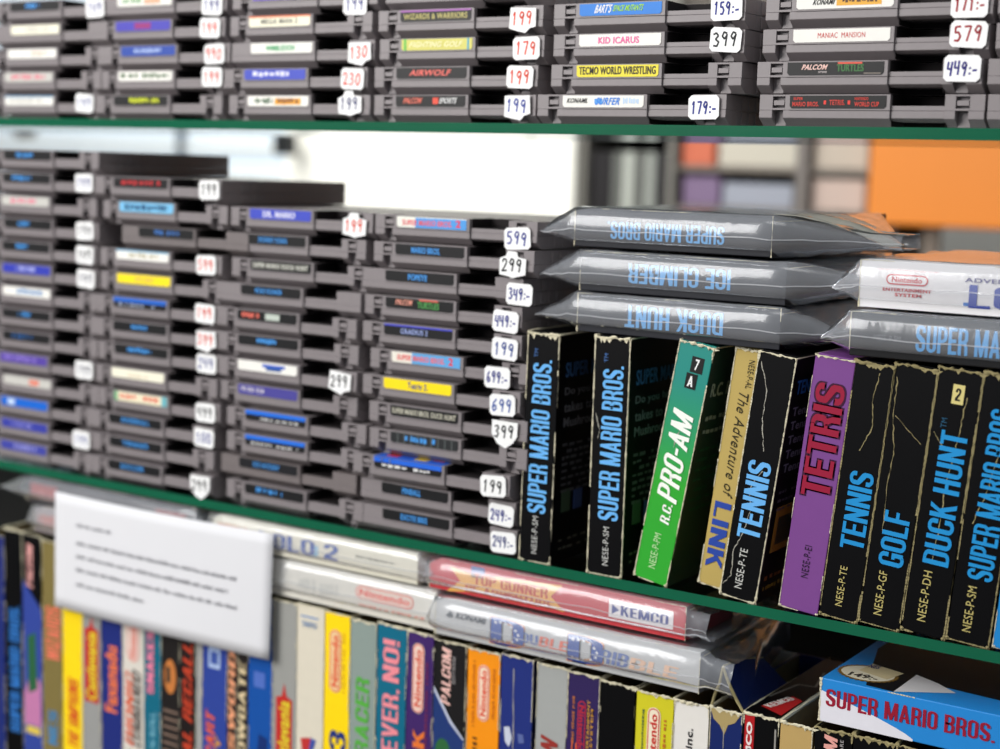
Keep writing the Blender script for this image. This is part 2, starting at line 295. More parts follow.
# ------------------------------------------------------------------ cartridges
def shells(kind):
    pl = 'cart_plastic_old' if kind == 'old' else 'cart_plastic'
    u = MB(); l = MB()
    u.box(0, 120, 24, 133, 8.5, 16.6, pl); l.box(0, 120, 24, 133, 0.3, 8.4, pl)
    for a_, b_ in ((0, 71.9), (100.1, 120)): u.box(a_, b_, 14, 24, 8.5, 16.6, pl); l.box(a_, b_, 14, 24, 0.3, 8.4, pl)
    # side grip grooves near the label end
    for k in range(3):
        u.box(119.9, 120.5, 20+k*9, 26+k*9, 9.2, 15.6, pl); l.box(119.9, 120.5, 20+k*9, 26+k*9, 1.4, 7.8, pl)
        u.box(-.5, .1, 20+k*9, 26+k*9, 9.2, 15.6, pl); l.box(-.5, .1, 20+k*9, 26+k*9, 1.4, 7.8, pl)
    lp = [(0.4, 8.4), (0.4, 4.4), (6.5, 0.3), (14, 0.3), (14, 8.4)]
    up_ = [(14, 8.5), (14, 16.6), (0.6, 16.6), (0.6, 8.5)]
    lh = [(14, 8.5), (14, 16.6), (0, 16.6), (0, 8.5)]
    if kind == 'clip':
        for a, b in ((0, 7.5), (14.5, 17)): u.prism_x(up_, a, b, pl)
        u.box(7.5, 14.5, 4, 14, 8.5, 16.6, pl); u.box(7.5, 14.5, .6, 14, 8.5, 9.6, pl); u.box(7.5, 14.5, .6, 14, 15.6, 16.6, pl); u.box(8.0, 14.0, .9, 6, 11.0, 13.6, pl)
        u.prism_x(lh, 17, 72, pl)
        u.prism_x(up_, 100, 105.5, pl); u.prism_x(up_, 112.5, 120, pl)
        u.box(105.5, 112.5, 4, 14, 8.5, 16.6, pl); u.box(105.5, 112.5, .6, 14, 8.5, 9.6, pl); u.box(105.5, 112.5, .6, 14, 15.6, 16.6, pl); u.box(106.0, 112.0, .9, 6, 11.0, 13.6, pl)
        for a, b in ((0, 7.5), (13.5, 72), (100, 105.5), (112, 120)): l.prism_x(lp, a, b, pl)
        l.box(7.5, 13.5, 5.5, 14, .3, 8.4, pl); l.box(105.5, 112, 5.5, 14, .3, 8.4, pl)
    else:
        u.prism_x(up_, 0, 17, pl); u.prism_x(lh, 17, 72, pl); u.prism_x(up_, 100, 120, pl)
        l.prism_x(lp, 0, 72, pl); l.prism_x(lp, 100, 120, pl)
    u.prism_x([(24, 8.5), (24, 10.9), (1.6, 10.9), (1.6, 8.5)], 72, 100, pl)
    l.prism_x([(1.6, 8.4), (1.6, 4.6), (5, 3.2), (24, 3.2), (24, 8.4)], 72, 100, pl)
    # finger recess lined in a dark colour standing for its shade
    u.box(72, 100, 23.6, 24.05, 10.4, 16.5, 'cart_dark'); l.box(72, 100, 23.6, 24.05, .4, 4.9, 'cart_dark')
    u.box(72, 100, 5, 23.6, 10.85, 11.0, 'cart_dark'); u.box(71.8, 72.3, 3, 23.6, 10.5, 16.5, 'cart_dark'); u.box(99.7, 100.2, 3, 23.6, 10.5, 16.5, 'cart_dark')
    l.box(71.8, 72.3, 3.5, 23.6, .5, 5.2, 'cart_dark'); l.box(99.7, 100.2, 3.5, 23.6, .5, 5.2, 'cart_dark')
    return u.mesh('upper_shell'), l.mesh('lower_shell')
SHELL = {k: shells(k) for k in ('clip', 'plain', 'old')}
W_, K_, GR = (238, 236, 230), (22, 22, 24), (198, 196, 190)
BL, NV = (70, 150, 225), (50, 60, 150)
stick_prof = {}
def cartridge(x, z, kind, spec, price, desc, label, group, rnd, fwd=0.0, slip=None):
    t = thing('game_cartridge', (x, fwd, z), (0, 0, rnd.uniform(-.012, .012)), label, 'game cartridge', group)
    for nm, me in zip(('upper_shell', 'lower_shell'), SHELL[kind]):
        o = bpy.data.objects.new(nm, me); C.objects.link(o); o.parent = t; bevel(o, 0.35)
    bgc, items = spec
    mb = MB(); a, b, c, d = 17.5, 70.0, 9.4, 16.2; r = 1.2
    mb.prism_y([(a+r, c), (b-r, c), (b, c+r), (b, d-.2), (a, d-.2), (a, c+r)], -.3, .05, bgc)
    if slip: mb.box(a, b, -.3, 24, 16.55, 16.8, slip[0])
    L = mb.build('label', t)
    tx = MB()
    for it in items:
        k = it[0]; col = it[-1]
        if k == 'r': (mb2 := tx).box(a+(b-a)*it[1], a+(b-a)*it[2], -.36, -.3, c+(d-c)*it[3], c+(d-c)*it[4], col)
        elif k == 't': put(tx, it[1], (a+(b-a)*it[2], -.42, c+(d-c)*it[4]), X_, Z_, (b-a)*(it[3]-it[2]), (d-c)*(it[5]-it[4]), col, it[6] if len(it) > 7 else .03)
        elif k == 'b': bars(tx, (a+(b-a)*it[1], -.4, c+(d-c)*it[3]), X_, Z_, (b-a)*(it[2]-it[1]), (d-c)*(it[4]-it[3]), col, rnd)
        elif k == 'i': put(tx, it[1], (a+(b-a)*it[2], -.42, c+(d-c)*it[4]), X_, Z_, (b-a)*(it[3]-it[2]), (d-c)*(it[5]-it[4]), col, .04, .35)
    if slip and len(slip) > 1:
        for q, cc in enumerate(slip[1:]): tx.box(a+6+q*11, a+15+q*11, 4+q % 2*5, 16+q % 2*4, 16.8, 16.9, cc)
    if tx.v: tx.build('lettering', L)
    if price:
        px, pz, s, col, shape = price; px -= x
        ss = MB(); hw, hh = 9.2, 6.5; ry = rnd.uniform(-.07, .07); q = 1.8
        P = [(-hw+q, -hh), (hw-q, -hh), (hw, -hh+q), (hw, hh-q), (hw-q, hh), (-hw+q, hh), (-hw, hh-q), (-hw, -hh+q)]
        if shape == 1: P = [(-hw, -hh+1), (-3, -hh), (0, -hh-1), (hw, -hh+1), (hw+.5, 4), (4, hh-1.5), (3, hh+1.5), (-3, hh+2), (-5, hh-1), (-hw, 4)]
        if shape == 2: P = [(-5, -hh-1), (1, -hh-3.5), (6, -hh), (hw, -2), (hw, hh), (-hw, hh), (-hw, -2)]
        if shape == 3: P = [(-hw, -hh+1), (-4, -hh-.5), (2, -hh-2), (5, -hh+.6), (hw, -hh+1.5), (hw, hh-1), (-hw+1, hh)]
        ca, sa = math.cos(ry), math.sin(ry)
        P = [(u*ca-v*sa, u*sa+v*ca) for u, v in P]
        ss.prism_y([(px+u, pz+v) for u, v in P], -.9, -.6, 'sticker')
        st = ss.build('price_sticker', t, (0, -.3 if shape else 0, 0))
        hw_ = MB(); handwrite(hw_, s, px, pz, 8.0 if len(s) < 4 else 7.2, col, rnd, -.98, 1.0); hw_.build('handwritten_price', st)
    return t
RED, BLU, BLK = (226, 66, 36), (38, 48, 140), (22, 24, 30); DRED = (160, 24, 40); LT = (110, 118, 170)
B_ = lambda x0, x1, c, z0=.25, z1=.8: ('b', x0, x1, z0, z1, c)
T_ = lambda s, x0, x1, c, z0=.25, z1=.75, bd=.03: ('t', s, x0, x1, z0, z1, bd, c)
COLS = {
 'T0': dict(x=[-580.7, -580.5, -576.4, -570.9, -571.8], n='first upper-shelf stack', L=[
   (W_, [('r', 0, 1, .85, 1, (90, 150, 190)), B_(.1, .8, GR)], 'clip', 'blue-topped white'), (GR, [B_(.15, .85, (225, 110, 130))], 'clip', 'pink-lettered grey'),
   (W_, [B_(.5, .8, (235, 180, 150))], 'clip', 'white'), ((240, 236, 215), [B_(.3, .8, GR)], 'plain', 'cream'), (K_, [B_(.3, .6, BL)], 'clip', 'blue-lettered black')],
   S={0: (-477.1, 11.1, '199', LT, 0), 4: (-464.3, 9.3, '149', BLU, 0)}),
 'T1': dict(x=[-463.4, -460.0, -455.8, -460.1, -459.7], n='second upper-shelf stack', L=[
   (K_, [B_(.3, .85, (205, 215, 40))], 'clip', 'yellow-lettered black'), (W_, [B_(.05, .95, (80, 110, 70))], 'clip', 'green-lettered white'),
   ((45, 75, 165), [B_(.25, .75, (170, 190, 230))], 'clip', 'blue'), ((75, 70, 180), [('r', .35, .65, .2, .8, (150, 50, 120))], 'clip', 'violet'), (W_, [('r', .5, .8, .2, .7, (240, 170, 140)), B_(.1, .45, (120, 170, 120))], 'plain', 'pink and white')],
   S={1: (-352.2, 11.6, '199', RED, 0), 2: (-348.7, 9.6, '990', RED, 0), 3: (-352.4, 9.8, '199', RED, 0), 4: (-351.6, 7.8, '199', BLU, 0)}),
 'T2': dict(x=[-337.8, -339.5, -335.1, -336.2, -333.2], n='third upper-shelf stack', L=[
   (W_, [('r', .45, .88, .15, .75, (240, 170, 60)), B_(.12, .42, (80, 110, 80)), B_(.5, .85, (120, 70, 50))], 'clip', 'orange and white'), ((70, 82, 190), [B_(.12, .8, (225, 225, 245))], 'clip', 'violet-blue'),
   (W_, [T_('WIMBLEDON', .25, .72, (60, 180, 110))], 'plain', 'green-lettered white'), ((244, 240, 215), [('r', 0, 1, .86, 1, (235, 110, 50)), T_('MEGA MAN 2', .2, .8, (130, 130, 120))], 'clip', 'orange-topped cream'), ((110, 90, 200), [B_(.2, .8, (170, 140, 230))], 'clip', 'purple')],
   S={0: (-232.9, 10.9, '199', (60, 64, 120), 1), 1: (-230.4, 9.5, '230', RED, 0), 2: (-226.0, 9.0, '130', RED, 3), 4: (-229.8, 4.5, '199', BLU, 0)}),
 'T3': dict(x=[-215.0, -214.8, -211.0, -211.3, -207.7], n='fourth upper-shelf stack', L=[
   (K_, [('i', 'PALCOM', .12, .38, .3, .8, (235, 120, 100)), ('r', .54, .62, .25, .8, (230, 80, 60)), ('i', 'SPORTS', .64, .88, .3, .8, (225, 225, 225))], 'clip', 'red and white lettered black'), (K_, [('i', 'AIRWOLF', .2, .78, .25, .78, (235, 110, 100))], 'clip', 'pink-lettered AIRWOLF'),
   ((214, 208, 110), [('r', .03, .07, 0, 1, (110, 190, 80)), ('r', .93, .955, 0, 1, (60, 160, 190)), ('i', 'FIGHTING GOLF', .12, .86, .25, .75, (245, 240, 190))], 'clip', 'yellow FIGHTING GOLF'), (K_, [('r', 0, 1, .86, 1, (170, 100, 180)), T_('WIZARDS & WARRIORS', .05, .95, (190, 180, 110), .2, .7)], 'clip', 'gold-lettered black'), (GR, [B_(.1, .9, K_)], 'plain', 'pale')],
   S={0: (-107.1, 10.0, '199', (45, 65, 160), 3), 1: (-106.4, 9.8, '199', RED, 0), 2: (-102.4, 9.3, '179', RED, 0), 3: (-104.4, 9.3, '199', RED, 3)}),
 'T4': dict(x=[-93.0, -85.0, -83.6, -83.9], n='fifth upper-shelf stack', L=[
   (W_, [('i', 'KONAMI.', .06, .32, .35, .75, K_), ('r', .4, .5, .3, .7, (90, 160, 230)), ('i', 'SURFER', .42, .72, .2, .8, (50, 130, 225)), B_(.74, .95, (190, 215, 240))], 'clip', 'white KONAMI'), ((236, 220, 60), [T_('TECMO WORLD WRESTLING', .03, .97, (40, 35, 20), .2, .85, .04)], 'clip', 'yellow TECMO WORLD WRESTLING'),
   (W_, [T_('KID ICARUS', .24, .74, (235, 100, 160), .2, .75, .04)], 'clip', 'pink-lettered KID ICARUS'), ((40, 125, 215), [('i', 'BART\'S', .2, .4, .2, .9, (240, 240, 245)), ('i', 'SPACE MUTANTS', .42, .78, .3, .8, (160, 220, 60))], 'clip', 'blue BART\'S SPACE MUTANTS')],
   S={0: (14.3, 9.6, '179:-', BLU, 0), 2: (25.8, 11.4, '399', BLK, 0), 3: (25.5, 11.0, '159:-', BLU, 0)}),
 'T5': dict(x=[45.3, 43.9, 45.4, 46.3], n='sixth upper-shelf stack', L=[
   (K_, [T_('SUPER', .04, .14, (205, 60, 50), .62, .85), T_('MARIO BROS.', .03, .31, (205, 60, 50), .15, .5), ('r', .36, .385, .3, .6, (225, 60, 50)), T_('TETRIS.', .42, .58, (205, 60, 50), .25, .65), ('r', .61, .635, .3, .6, (225, 60, 50)), T_('NINTENDO', .68, .82, (205, 60, 50), .62, .85), T_('WORLD CUP', .68, .93, (205, 60, 50), .15, .5)], 'clip', 'red-lettered TETRIS'),
   (K_, [('i', 'PALCOM', .16, .42, .4, .8, (240, 200, 190)), T_('SOFTWARE', .33, .42, (200, 190, 190), .15, .3), ('r', .53, .78, .82, .95, (225, 90, 70)), T_('TURTLES', .52, .8, (60, 110, 60), .25, .8, .08), ('r', .8, .97, .08, .14, (150, 140, 130))], 'clip', 'black PALCOM'),
   (W_, [T_('MANIAC  MANSION', .26, .75, (205, 50, 45), .3, .7, .01)], 'clip', 'red-lettered MANIAC MANSION'), (W_, [('i', 'KONAMI', .18, .4, .3, .7, K_), ('r', .42, .88, .2, .9, (230, 170, 60)), B_(.48, .84, (90, 60, 40), .4, .8)], 'clip', 'white and orange')],
   S={1: (154.1, 12.0, '449:-', (40, 36, 130), 0), 2: (155.5, 11.7, '579', DRED, 0), 3: (155.0, 9.2, '171:-', DRED, 0)}),
 'T6': dict(x=[166.7, 166.2, 169.2, 169.2], n='rightmost upper-shelf stack', L=[(K_, [], 'clip', 'hidden')]*4, S={}),
 'L1': dict(x=[-589.6, -589.4, -589.2, -584.5, -588.8, -585.3, -585.1, -584.9, -586.8, -585.5, -583.7, -584.1, -583.3, -583.1], n='first lower-shelf stack', L=[
   ((62, 68, 160), [B_(.3, .8, (150, 150, 210))], 'clip', 'violet'), ((55, 62, 160), [B_(.2, .7, (130, 130, 200))], 'clip', 'dull violet-blue'), ((20, 100, 205), [('r', .15, .3, .2, .8, (200, 220, 245))], 'clip', 'bright blue'),
   (GR, [('r', .55, .75, .2, .8, (225, 130, 110))], 'clip', 'grey and red'), ((85, 65, 160), [B_(.1, .8, (140, 120, 200))], 'clip', 'purple'), (K_, [B_(.15, .65, (40, 90, 150))], 'clip', 'dim blue-lettered'),
   (K_, [B_(.35, .6, BL)], 'clip', 'black'), (W_, [B_(.3, .85, (60, 130, 190))], 'clip', 'white'), ((50, 60, 175), [B_(.3, .7, (180, 185, 230))], 'clip', 'blue'),
   (K_, [B_(.3, .55, BL)], 'clip', 'black'), (K_, [B_(.3, .55, BL)], 'clip', 'black'), (GR, [B_(.2, .75, (230, 110, 140))], 'clip', 'pink-lettered grey'), (K_, [B_(.2, .6, BL)], 'clip', 'black'), (K_, [B_(.2, .65, BL)], 'clip', 'black')],
   S={12: (-476.5, 11.1-16.9*.0, '199', BLU, 0), 10: (-476.8, 10.6, '199', (70, 70, 80), 0), 9: (-476.9, 10.2, '149', BLK, 0), 8: (-478.1, 9.7, '199', (90, 90, 110), 0), 4: (-478.6, 10.8, '199', (90, 90, 110), 0), 1: (-481.1, 9.5, '199', LT, 0)}),
 'L2': dict(x=[-469.6, -468.9, -468.9, -463.8, -465.4, -464.9, -463.9, -463.4, -462.1, -461.5, -446.8+8, -459.3, -463.2], n='second lower-shelf stack', L=[
   (K_, [T_('SOCCER', .25, .7, BL)], 'clip', 'black'), (K_, [T_('TENNIS', .25, .75, BL)], 'clip', 'black'), (K_, [T_('BASEBALL', .25, .78, BL)], 'clip', 'black'), ((235, 225, 195), [('r', 0, .06, 0, 1, (120, 180, 130)), ('r', .9, 1, 0, 1, (110, 180, 190)), B_(.1, .88, (225, 95, 75))], 'clip', 'red-lettered cream'),
   ((240, 236, 215), [B_(.3, .7, (215, 195, 165), .15, .45)], 'clip', 'cream white'), (K_, [B_(.25, .7, BL)], 'clip', 'black'), (K_, [B_(.35, .65, BL)], 'clip', 'black'), (K_, [('r', 0, 1, .55, 1, (35, 100, 200)), B_(.1, .8, (150, 160, 180), .1, .45)], 'clip', 'blue over black'),
   ((250, 225, 30), [B_(.35, .7, (225, 190, 90))], 'clip', 'bright yellow'), (W_, [('r', 0, 1, .86, 1, (90, 170, 210)), B_(.25, .8, (190, 185, 160))], 'clip', 'blue-topped white'), (K_, [B_(.3, .75, (60, 110, 180))], 'old', 'faded dark'),
   ((120, 190, 230), [B_(.1, .9, (40, 80, 120), .2, .8)], 'clip', 'light blue'), (K_, [B_(.08, .95, (190, 45, 50))], 'clip', 'red-lettered black')],
   S={12: (-353.5, 10.0, '199', BLK, 0), 9: (-355.0, 10.1, '599', RED, 0), 7: (-355.7, 10.7, '199', RED, 0), 6: (-355.6, 9.5, '399', RED, 3), 5: (-357.3, 9.7, '249', (70, 80, 150), 0), 3: (-356.2, 9.7, '499', BLK, 0), 2: (-357.0, 9.0, '100', (60, 70, 150), 0), 0: (-359.6, 9.4, '299', BLK, 2)}),
 'L3': dict(x=[-337.7, -344.9, -336.6, -336.8, -344.9, -342.6, -343.7, -343.4, -341.3, -333.5, -338.9, -334.1], n='third lower-shelf stack', L=[
   (K_, [B_(.2, .65, BL)], 'clip', 'blue-lettered black'), ((28, 28, 32), [T_('ICE HOCKEY', .25, .7, BL)], 'old', 'faded black'), (K_, [('r', .0, 1, .6, 1, (35, 110, 220)), B_(.1, .9, (190, 190, 190), .1, .4)], 'clip', 'blue over black'),
   (K_, [('r', .0, 1, .6, 1, (35, 110, 220)), B_(.1, .9, (190, 190, 190), .1, .4)], 'clip', 'blue over black'), ((75, 70, 150), [B_(.05, .45, (190, 185, 200))], 'clip', 'purple'), (W_, [('r', .42, .8, .5, .8, (50, 90, 190)), ('r', .48, .74, .2, .5, (60, 90, 150))], 'clip', 'blue and white'),
   (K_, [B_(.28, .65, BL)], 'clip', 'blue-lettered black'), (K_, [B_(.08, .38, (225, 110, 95)), ('r', .48, .72, .2, .8, (190, 200, 190))], 'clip', 'red and white on black'), (K_, [T_('ROAD RUNNER', .25, .7, BL)], 'plain', 'blue-lettered black'),
   (K_, [T_('SUPER MARIO DUCK HUNT', .04, .96, (205, 205, 195), .25, .75, .05)], 'clip', 'white-lettered black'), (K_, [T_('DONKEY KONG', .22, .7, BL)], 'clip', 'blue-lettered black'), ((65, 78, 190), [T_('DR. MARIO', .22, .75, (225, 225, 245), .2, .8, .05)], 'clip', 'violet-blue')],
   S={11: (-227.6, 8.4, '199', RED, 1), 5: (-235.3, 10.1, '299', BLK, 3)}),
 'L4': dict(x=[-218.7, -220.0, -222.1, -212.1, -212.9, -218.3, -213.9, -219.4, -220.0, -219.3, -211.4, -211.9], n='fourth lower-shelf stack', L=[
   (K_, [T_('EXCITE BIKE', .28, .68, BL, .2, .75, .05)], 'plain', 'EXCITE BIKE'), (K_, [T_('PINBALL', .32, .6, BL, .2, .75, .05)], 'plain', 'PINBALL'), (K_, [('r', 0, 1, .55, 1, (35, 100, 215)), ('r', .1, .14, .6, .9, (200, 210, 240)), ('r', .22, .26, .6, .9, (200, 210, 240)), B_(.12, .85, (220, 220, 220), .15, .45)], 'clip', 'tall blue'),
   ((40, 42, 44), [('r', .1+.1*i, .12+.1*i, 0, 1, (80, 84, 84)) for i in range(9)]+[B_(.22, .68, BL)], 'clip', 'striped black'), (K_, [T_('SUPER MARIO BROS. DUCK HUNT', .03, .97, (195, 192, 175), .25, .75, .04)], 'clip', 'grey-lettered black'),
   ((252, 222, 20), [T_('Tetris 2.', .36, .66, (70, 80, 140), .2, .8, .05)], 'clip', 'bright yellow'), ((232, 226, 214), [('r', .3, 1, .0, 1, (95, 165, 220)), T_('SUPER MARIO BROS.', .08, .78, (235, 110, 110), .25, .75, .04), T_('2', .83, .9, (225, 60, 60), .2, .9, .06)], 'clip', 'lower blue and white'),
   (K_, [('r', 0, 1, .86, 1, (70, 75, 200)), T_('GRADIUS 2', .25, .65, (150, 165, 215), .2, .7)], 'clip', 'violet-topped black'), (K_, [('i', 'PALCOM', .16, .4, .35, .85, (235, 160, 140)), ('r', .5, .78, .85, .98, (230, 110, 90)), T_('TURTLES', .48, .8, (80, 150, 80), .15, .75, .06)], 'clip', 'PALCOM'),
   (K_, [T_('POPEYE', .34, .62, BL, .2, .75, .05)], 'plain', 'POPEYE'), (K_, [T_('MARIO BROS.', .24, .66, BL, .2, .75, .05)], 'clip', 'MARIO BROS.'),
   ((236, 236, 226), [('r', .27, 1, .0, .9, (80, 155, 225)), T_('SUPER MARIO BROS.', .08, .8, (235, 100, 110), .2, .7, .04), T_('2', .85, .92, (230, 40, 50), .2, .85, .06)], 'clip', 'topmost blue and white')],
   S={11: (-104.7, 10.9-4.5, '599', (50, 60, 150), 0), 10: (-105.5, 7.5, '299', BLK, 1), 9: (-99.0-2, 7.5, '349:-', (40, 50, 140), 0), 8: (-110.8, 7.5, '449:-', (40, 50, 140), 0), 7: (-110.5, 8.0, '199', (40, 70, 150), 0), 6: (-116.3, 7.0, '699:-', BLU, 0), 5: (-110.0, 8.1, '699', (60, 90, 170), 0), 4: (-108, 9, '399', BLK, 2), 2: (-113.3, 9.4, '199', BLK, 0), 1: (-109.7, 8.3, '249:-', BLU, 0), 0: (-107.8, 8.4, '249:-', (60, 70, 130), 0)}),
}
ORD = ['bottom', 'second from bottom', 'third from bottom', 'fourth from bottom', 'fifth from bottom', 'sixth from bottom', 'seventh from bottom', 'eighth from bottom', 'ninth from bottom', 'tenth from bottom', 'eleventh from bottom', 'twelfth from bottom', 'thirteenth from bottom', 'fourteenth from bottom']
PC = 16.94
for key, d in COLS.items():
    rnd = random.Random(key); z0 = 260 if key[0] == 'T' else 0; n = len(d['x'])
    for k in range(n):
        bgc, items, kind, desc = d['L'][k]
        o = 'topmost' if (k == n-1 and key[0] == 'L') else ORD[k]
        lab = 'grey cartridge with %s label, %s in %s' % (desc, o, d['n']) if key != 'T6' else 'grey cartridge cut off by photo edge, %s in %s' % (o, d['n'])
        slip = None; fwd = rnd.uniform(-1.5, 1.5)
        if key == 'L4' and k == 2: slip = ((35, 95, 205), (190, 50, 70), (60, 60, 170), (220, 190, 60), (200, 70, 70)); fwd = -5
        if key == 'L3' and k in (1,): fwd = 3
        pr = d['S'].get(k)
        cartridge(d['x'][k], z0+k*PC, kind, (bgc, items), pr, desc, lab,
                  'cartridges stacked on the %s glass shelf' % ('upper' if key[0] == 'T' else 'lower'), rnd, fwd, slip)
# ------------------------------------------------------------------ upright boxes
CY = 'wear'
def worn(mb, p0, p1, nrm, rnd, amp=1.0, dens=.75, wm='wear'):
    p0 = Vector(p0); p1 = Vector(p1); L = (p1-p0).length; n = int(L/1.6); on = True; P = []; Wd = []
    for i in range(n+1):
        if rnd.random() < .14: on = rnd.random() < dens
        q = p0.lerp(p1, i/n)
        if on: P.append(q); Wd.append(rnd.uniform(.15, 1.0)*amp*(1.8 if i < 3 or i > n-3 else 1))
        elif len(P) > 1: mb.ribbon(P, Wd, nrm, wm); P = []; Wd = []
        else: P = []; Wd = []
    if len(P) > 1: mb.ribbon(P, Wd, nrm, wm)
def crackle(mb, pts, rnd, W, wd=.5, wm='crease'):
    P = []
    for i in range(len(pts)-1):
        a, b = pts[i], pts[i+1]
        for k in range(8):
            t = k/8; P.append((-W+a[0]+(b[0]-a[0])*t+rnd.uniform(-.35, .35), -.28, a[1]+(b[1]-a[1])*t))
    P.append((-W+pts[-1][0], -.28, pts[-1][1])); mb.ribbon(P, [rnd.uniform(.1, 1)*wd for _ in P], nY, wm)
def pill(mb, u0, u1, s0, s1, W, red=(205, 50, 45), fill=(240, 235, 235), txt='Nintendo', rev=False):
    def rr(a, b, c, d, y, col):
        r = min(b-a, d-c)/2; cx = (a+b)/2; P = []
        for k in range(13): t = math.pi*k/12; P.append((cx+r*math.cos(t), d-r+r*math.sin(t)))
        for k in range(13): t = math.pi+math.pi*k/12; P.append((cx+r*math.cos(t), c+r+r*math.sin(t)))
        mb.face([(-W+u, y, s) for u, s in P], col)
    rr(u0, u1, s0, s1, -.32, fill); rr(u0+.5, u1-.5, s0+.5, s1-.5, -.36, red); rr(u0+1.2, u1-1.2, s0+1.2, s1-1.2, -.40, fill)
    h = (u1-u0); c = (u0+u1)/2
    if rev: put(mb, txt, (-W+c-h*.27, -.46, s1-(s1-s0)*.09), nZ, X_, (s1-s0)*.82, h*.54, red, .05)
    else: put(mb, txt, (-W+c+h*.27, -.46, s0+(s1-s0)*.09), Z_, nX, (s1-s0)*.82, h*.54, red, .05)
def upright_box(label, group, x, z, tilt, H, W, D, body, side, elems, rnd, opened=False, wear=(1, .75), wm='wear', rim=True, creases=(), yaw=0.0, y=0.0, sidetext=None, cat='game box'):
    t = thing('game_box', (x, y, z), (0, tilt, yaw), label, cat, group)
    mb = MB()
    if opened:
        for a in ((-W, 0, 0, .7), (-W, 0, D-.7, D)): mb.box(a[0], a[1], a[2], a[3], 0, H, body)
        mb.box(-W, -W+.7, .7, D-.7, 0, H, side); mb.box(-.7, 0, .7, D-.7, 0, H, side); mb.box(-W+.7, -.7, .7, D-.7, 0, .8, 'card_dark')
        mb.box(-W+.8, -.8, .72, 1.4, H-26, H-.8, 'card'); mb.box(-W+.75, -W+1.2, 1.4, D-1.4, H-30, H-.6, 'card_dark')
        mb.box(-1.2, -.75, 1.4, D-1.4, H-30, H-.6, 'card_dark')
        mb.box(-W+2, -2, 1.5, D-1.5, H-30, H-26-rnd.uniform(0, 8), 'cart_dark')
        o = mb.build('carton', t)
    else:
        mb.box(-W, 0, 0, D, 0, H, body)
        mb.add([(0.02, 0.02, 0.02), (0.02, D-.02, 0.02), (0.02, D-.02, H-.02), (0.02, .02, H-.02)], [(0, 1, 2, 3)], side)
        o = mb.build('carton', t)
        fl = MB(); fl.box(-W+.6, -.6, 3, D*.45, H, H+.7, body); fl.build('top_flap', t)
        bevel(o, .5, 2)
    parts = {}
    for ei, e in enumerate(elems):
        nm, k = e[0], e[1]; q = parts.setdefault(nm, MB()); dy = -.02*min(ei, 6)
        if k == 't': put(q, e[2], (-W+e[4], -.4, e[5]), Z_, nX, e[6]-e[5], e[4]-e[3], e[7], e[8] if len(e) > 8 else .05, e[9] if len(e) > 9 else 0)
        elif k == 'o': put(q, e[2], (-W+e[4], -.3, e[5]), Z_, nX, e[6]-e[5], e[4]-e[3], e[7], e[8], 0, .8)
        elif k == 'd': put(q, e[2], (-W+e[3], -.4, e[6]), nZ, X_, e[6]-e[5], e[4]-e[3], e[7], e[8] if len(e) > 8 else .05, e[9] if len(e) > 9 else 0)
        elif k == 'h': put(q, e[2], (-W+e[3], -.45, e[5]), X_, Z_, e[4]-e[3], e[6]-e[5], e[7], .04)
        elif k == 'r': q.box(-W+e[2], -W+e[3], -.2+dy, .02, e[4], e[5], e[6])
        elif k == 'g': q.face([(-W+a, -.2+dy, b) for a, b in e[2]], e[3])
        elif k == 'b': bars(q, (-W+e[3], -.35, e[4]), Z_, nX, e[5]-e[4], e[3]-e[2], e[6], rnd, e[7] if len(e) > 7 else 12)
        elif k == 'pill': pill(q, e[2], e[3], e[4], e[5], W, *e[6:])
    for nm, q in parts.items(): q.build(nm, t)
    if sidetext:
        q = MB()
        for (k, s, a, b, c, d, col) in sidetext:
            if k == 't': put(q, s, (.3, a, c), Y_, Z_, b-a, d-c, col, .03)
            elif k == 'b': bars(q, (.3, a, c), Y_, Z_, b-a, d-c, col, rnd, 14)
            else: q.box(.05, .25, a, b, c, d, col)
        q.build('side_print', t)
    wmb = MB()
    worn(wmb, (-W+.1, -.3, 0), (-W+.1, -.3, H), nY, rnd, wear[0], wear[1], wm); worn(wmb, (-.1, -.3, 0), (-.1, -.3, H), nY, rnd, wear[0], wear[1], wm)
    worn(wmb, (.15, .1, 0), (.15, .1, H), X_, rnd, wear[0]*1.2, wear[1], wm); worn(wmb, (-W, -.3, .1), (0, -.3, .1), nY, rnd, wear[0], wear[1], wm)
    for cx in (-W+.6, -.6):
        wmb.tube([(cx-.6, -.1, 1.0), (cx, -.4, .6), (cx+.7, 0, .9)], [.5, wear[0]*.9, .5], wm, 6)
    if rim:
        P = []; R = []
        n = 14; A = 1.6*rim if rim is not True else 1.0
        for i in range(n+1):
            P.append((-W+W*i/n, -.05+rnd.uniform(-.3, .2), H+rnd.uniform(-.35, .15)*A)); R.append(rnd.choice([.12, .2, .35, .5, .6])*min(A, 1.8))
        wmb.tube(P, R, wm, 6)
        P = [(0, D*.6*i/10, H+rnd.uniform(-.2, .2)) for i in range(11)]; wmb.tube(P, [rnd.uniform(.12, .4)*min(A, 1.8) for _ in P], wm, 6)
        for _ in range(int(3*A)):
            c0 = rnd.uniform(-W, -2); ww = rnd.uniform(2.5, 7); hh_ = rnd.uniform(.3, 1.3)*A
            wmb.face([(c0, -.3, H+.1), (c0+ww*.3, -.34, H-hh_*.6), (c0+ww*.55, -.3, H-hh_), (c0+ww*.8, -.34, H-hh_*.4), (c0+ww, -.3, H+.1)], wm)
        P = [(-W, D*.6*i/10, H+rnd.uniform(-.2, .2)) for i in range(11)]; wmb.tube(P, [rnd.uniform(.25, .55)*A for _ in P], wm, 6)
    for c in creases: crackle(wmb, c, rnd, W, .7, wm if wm != 'wear' else 'crease')
    wmb.build('worn_edges', t)
    return t
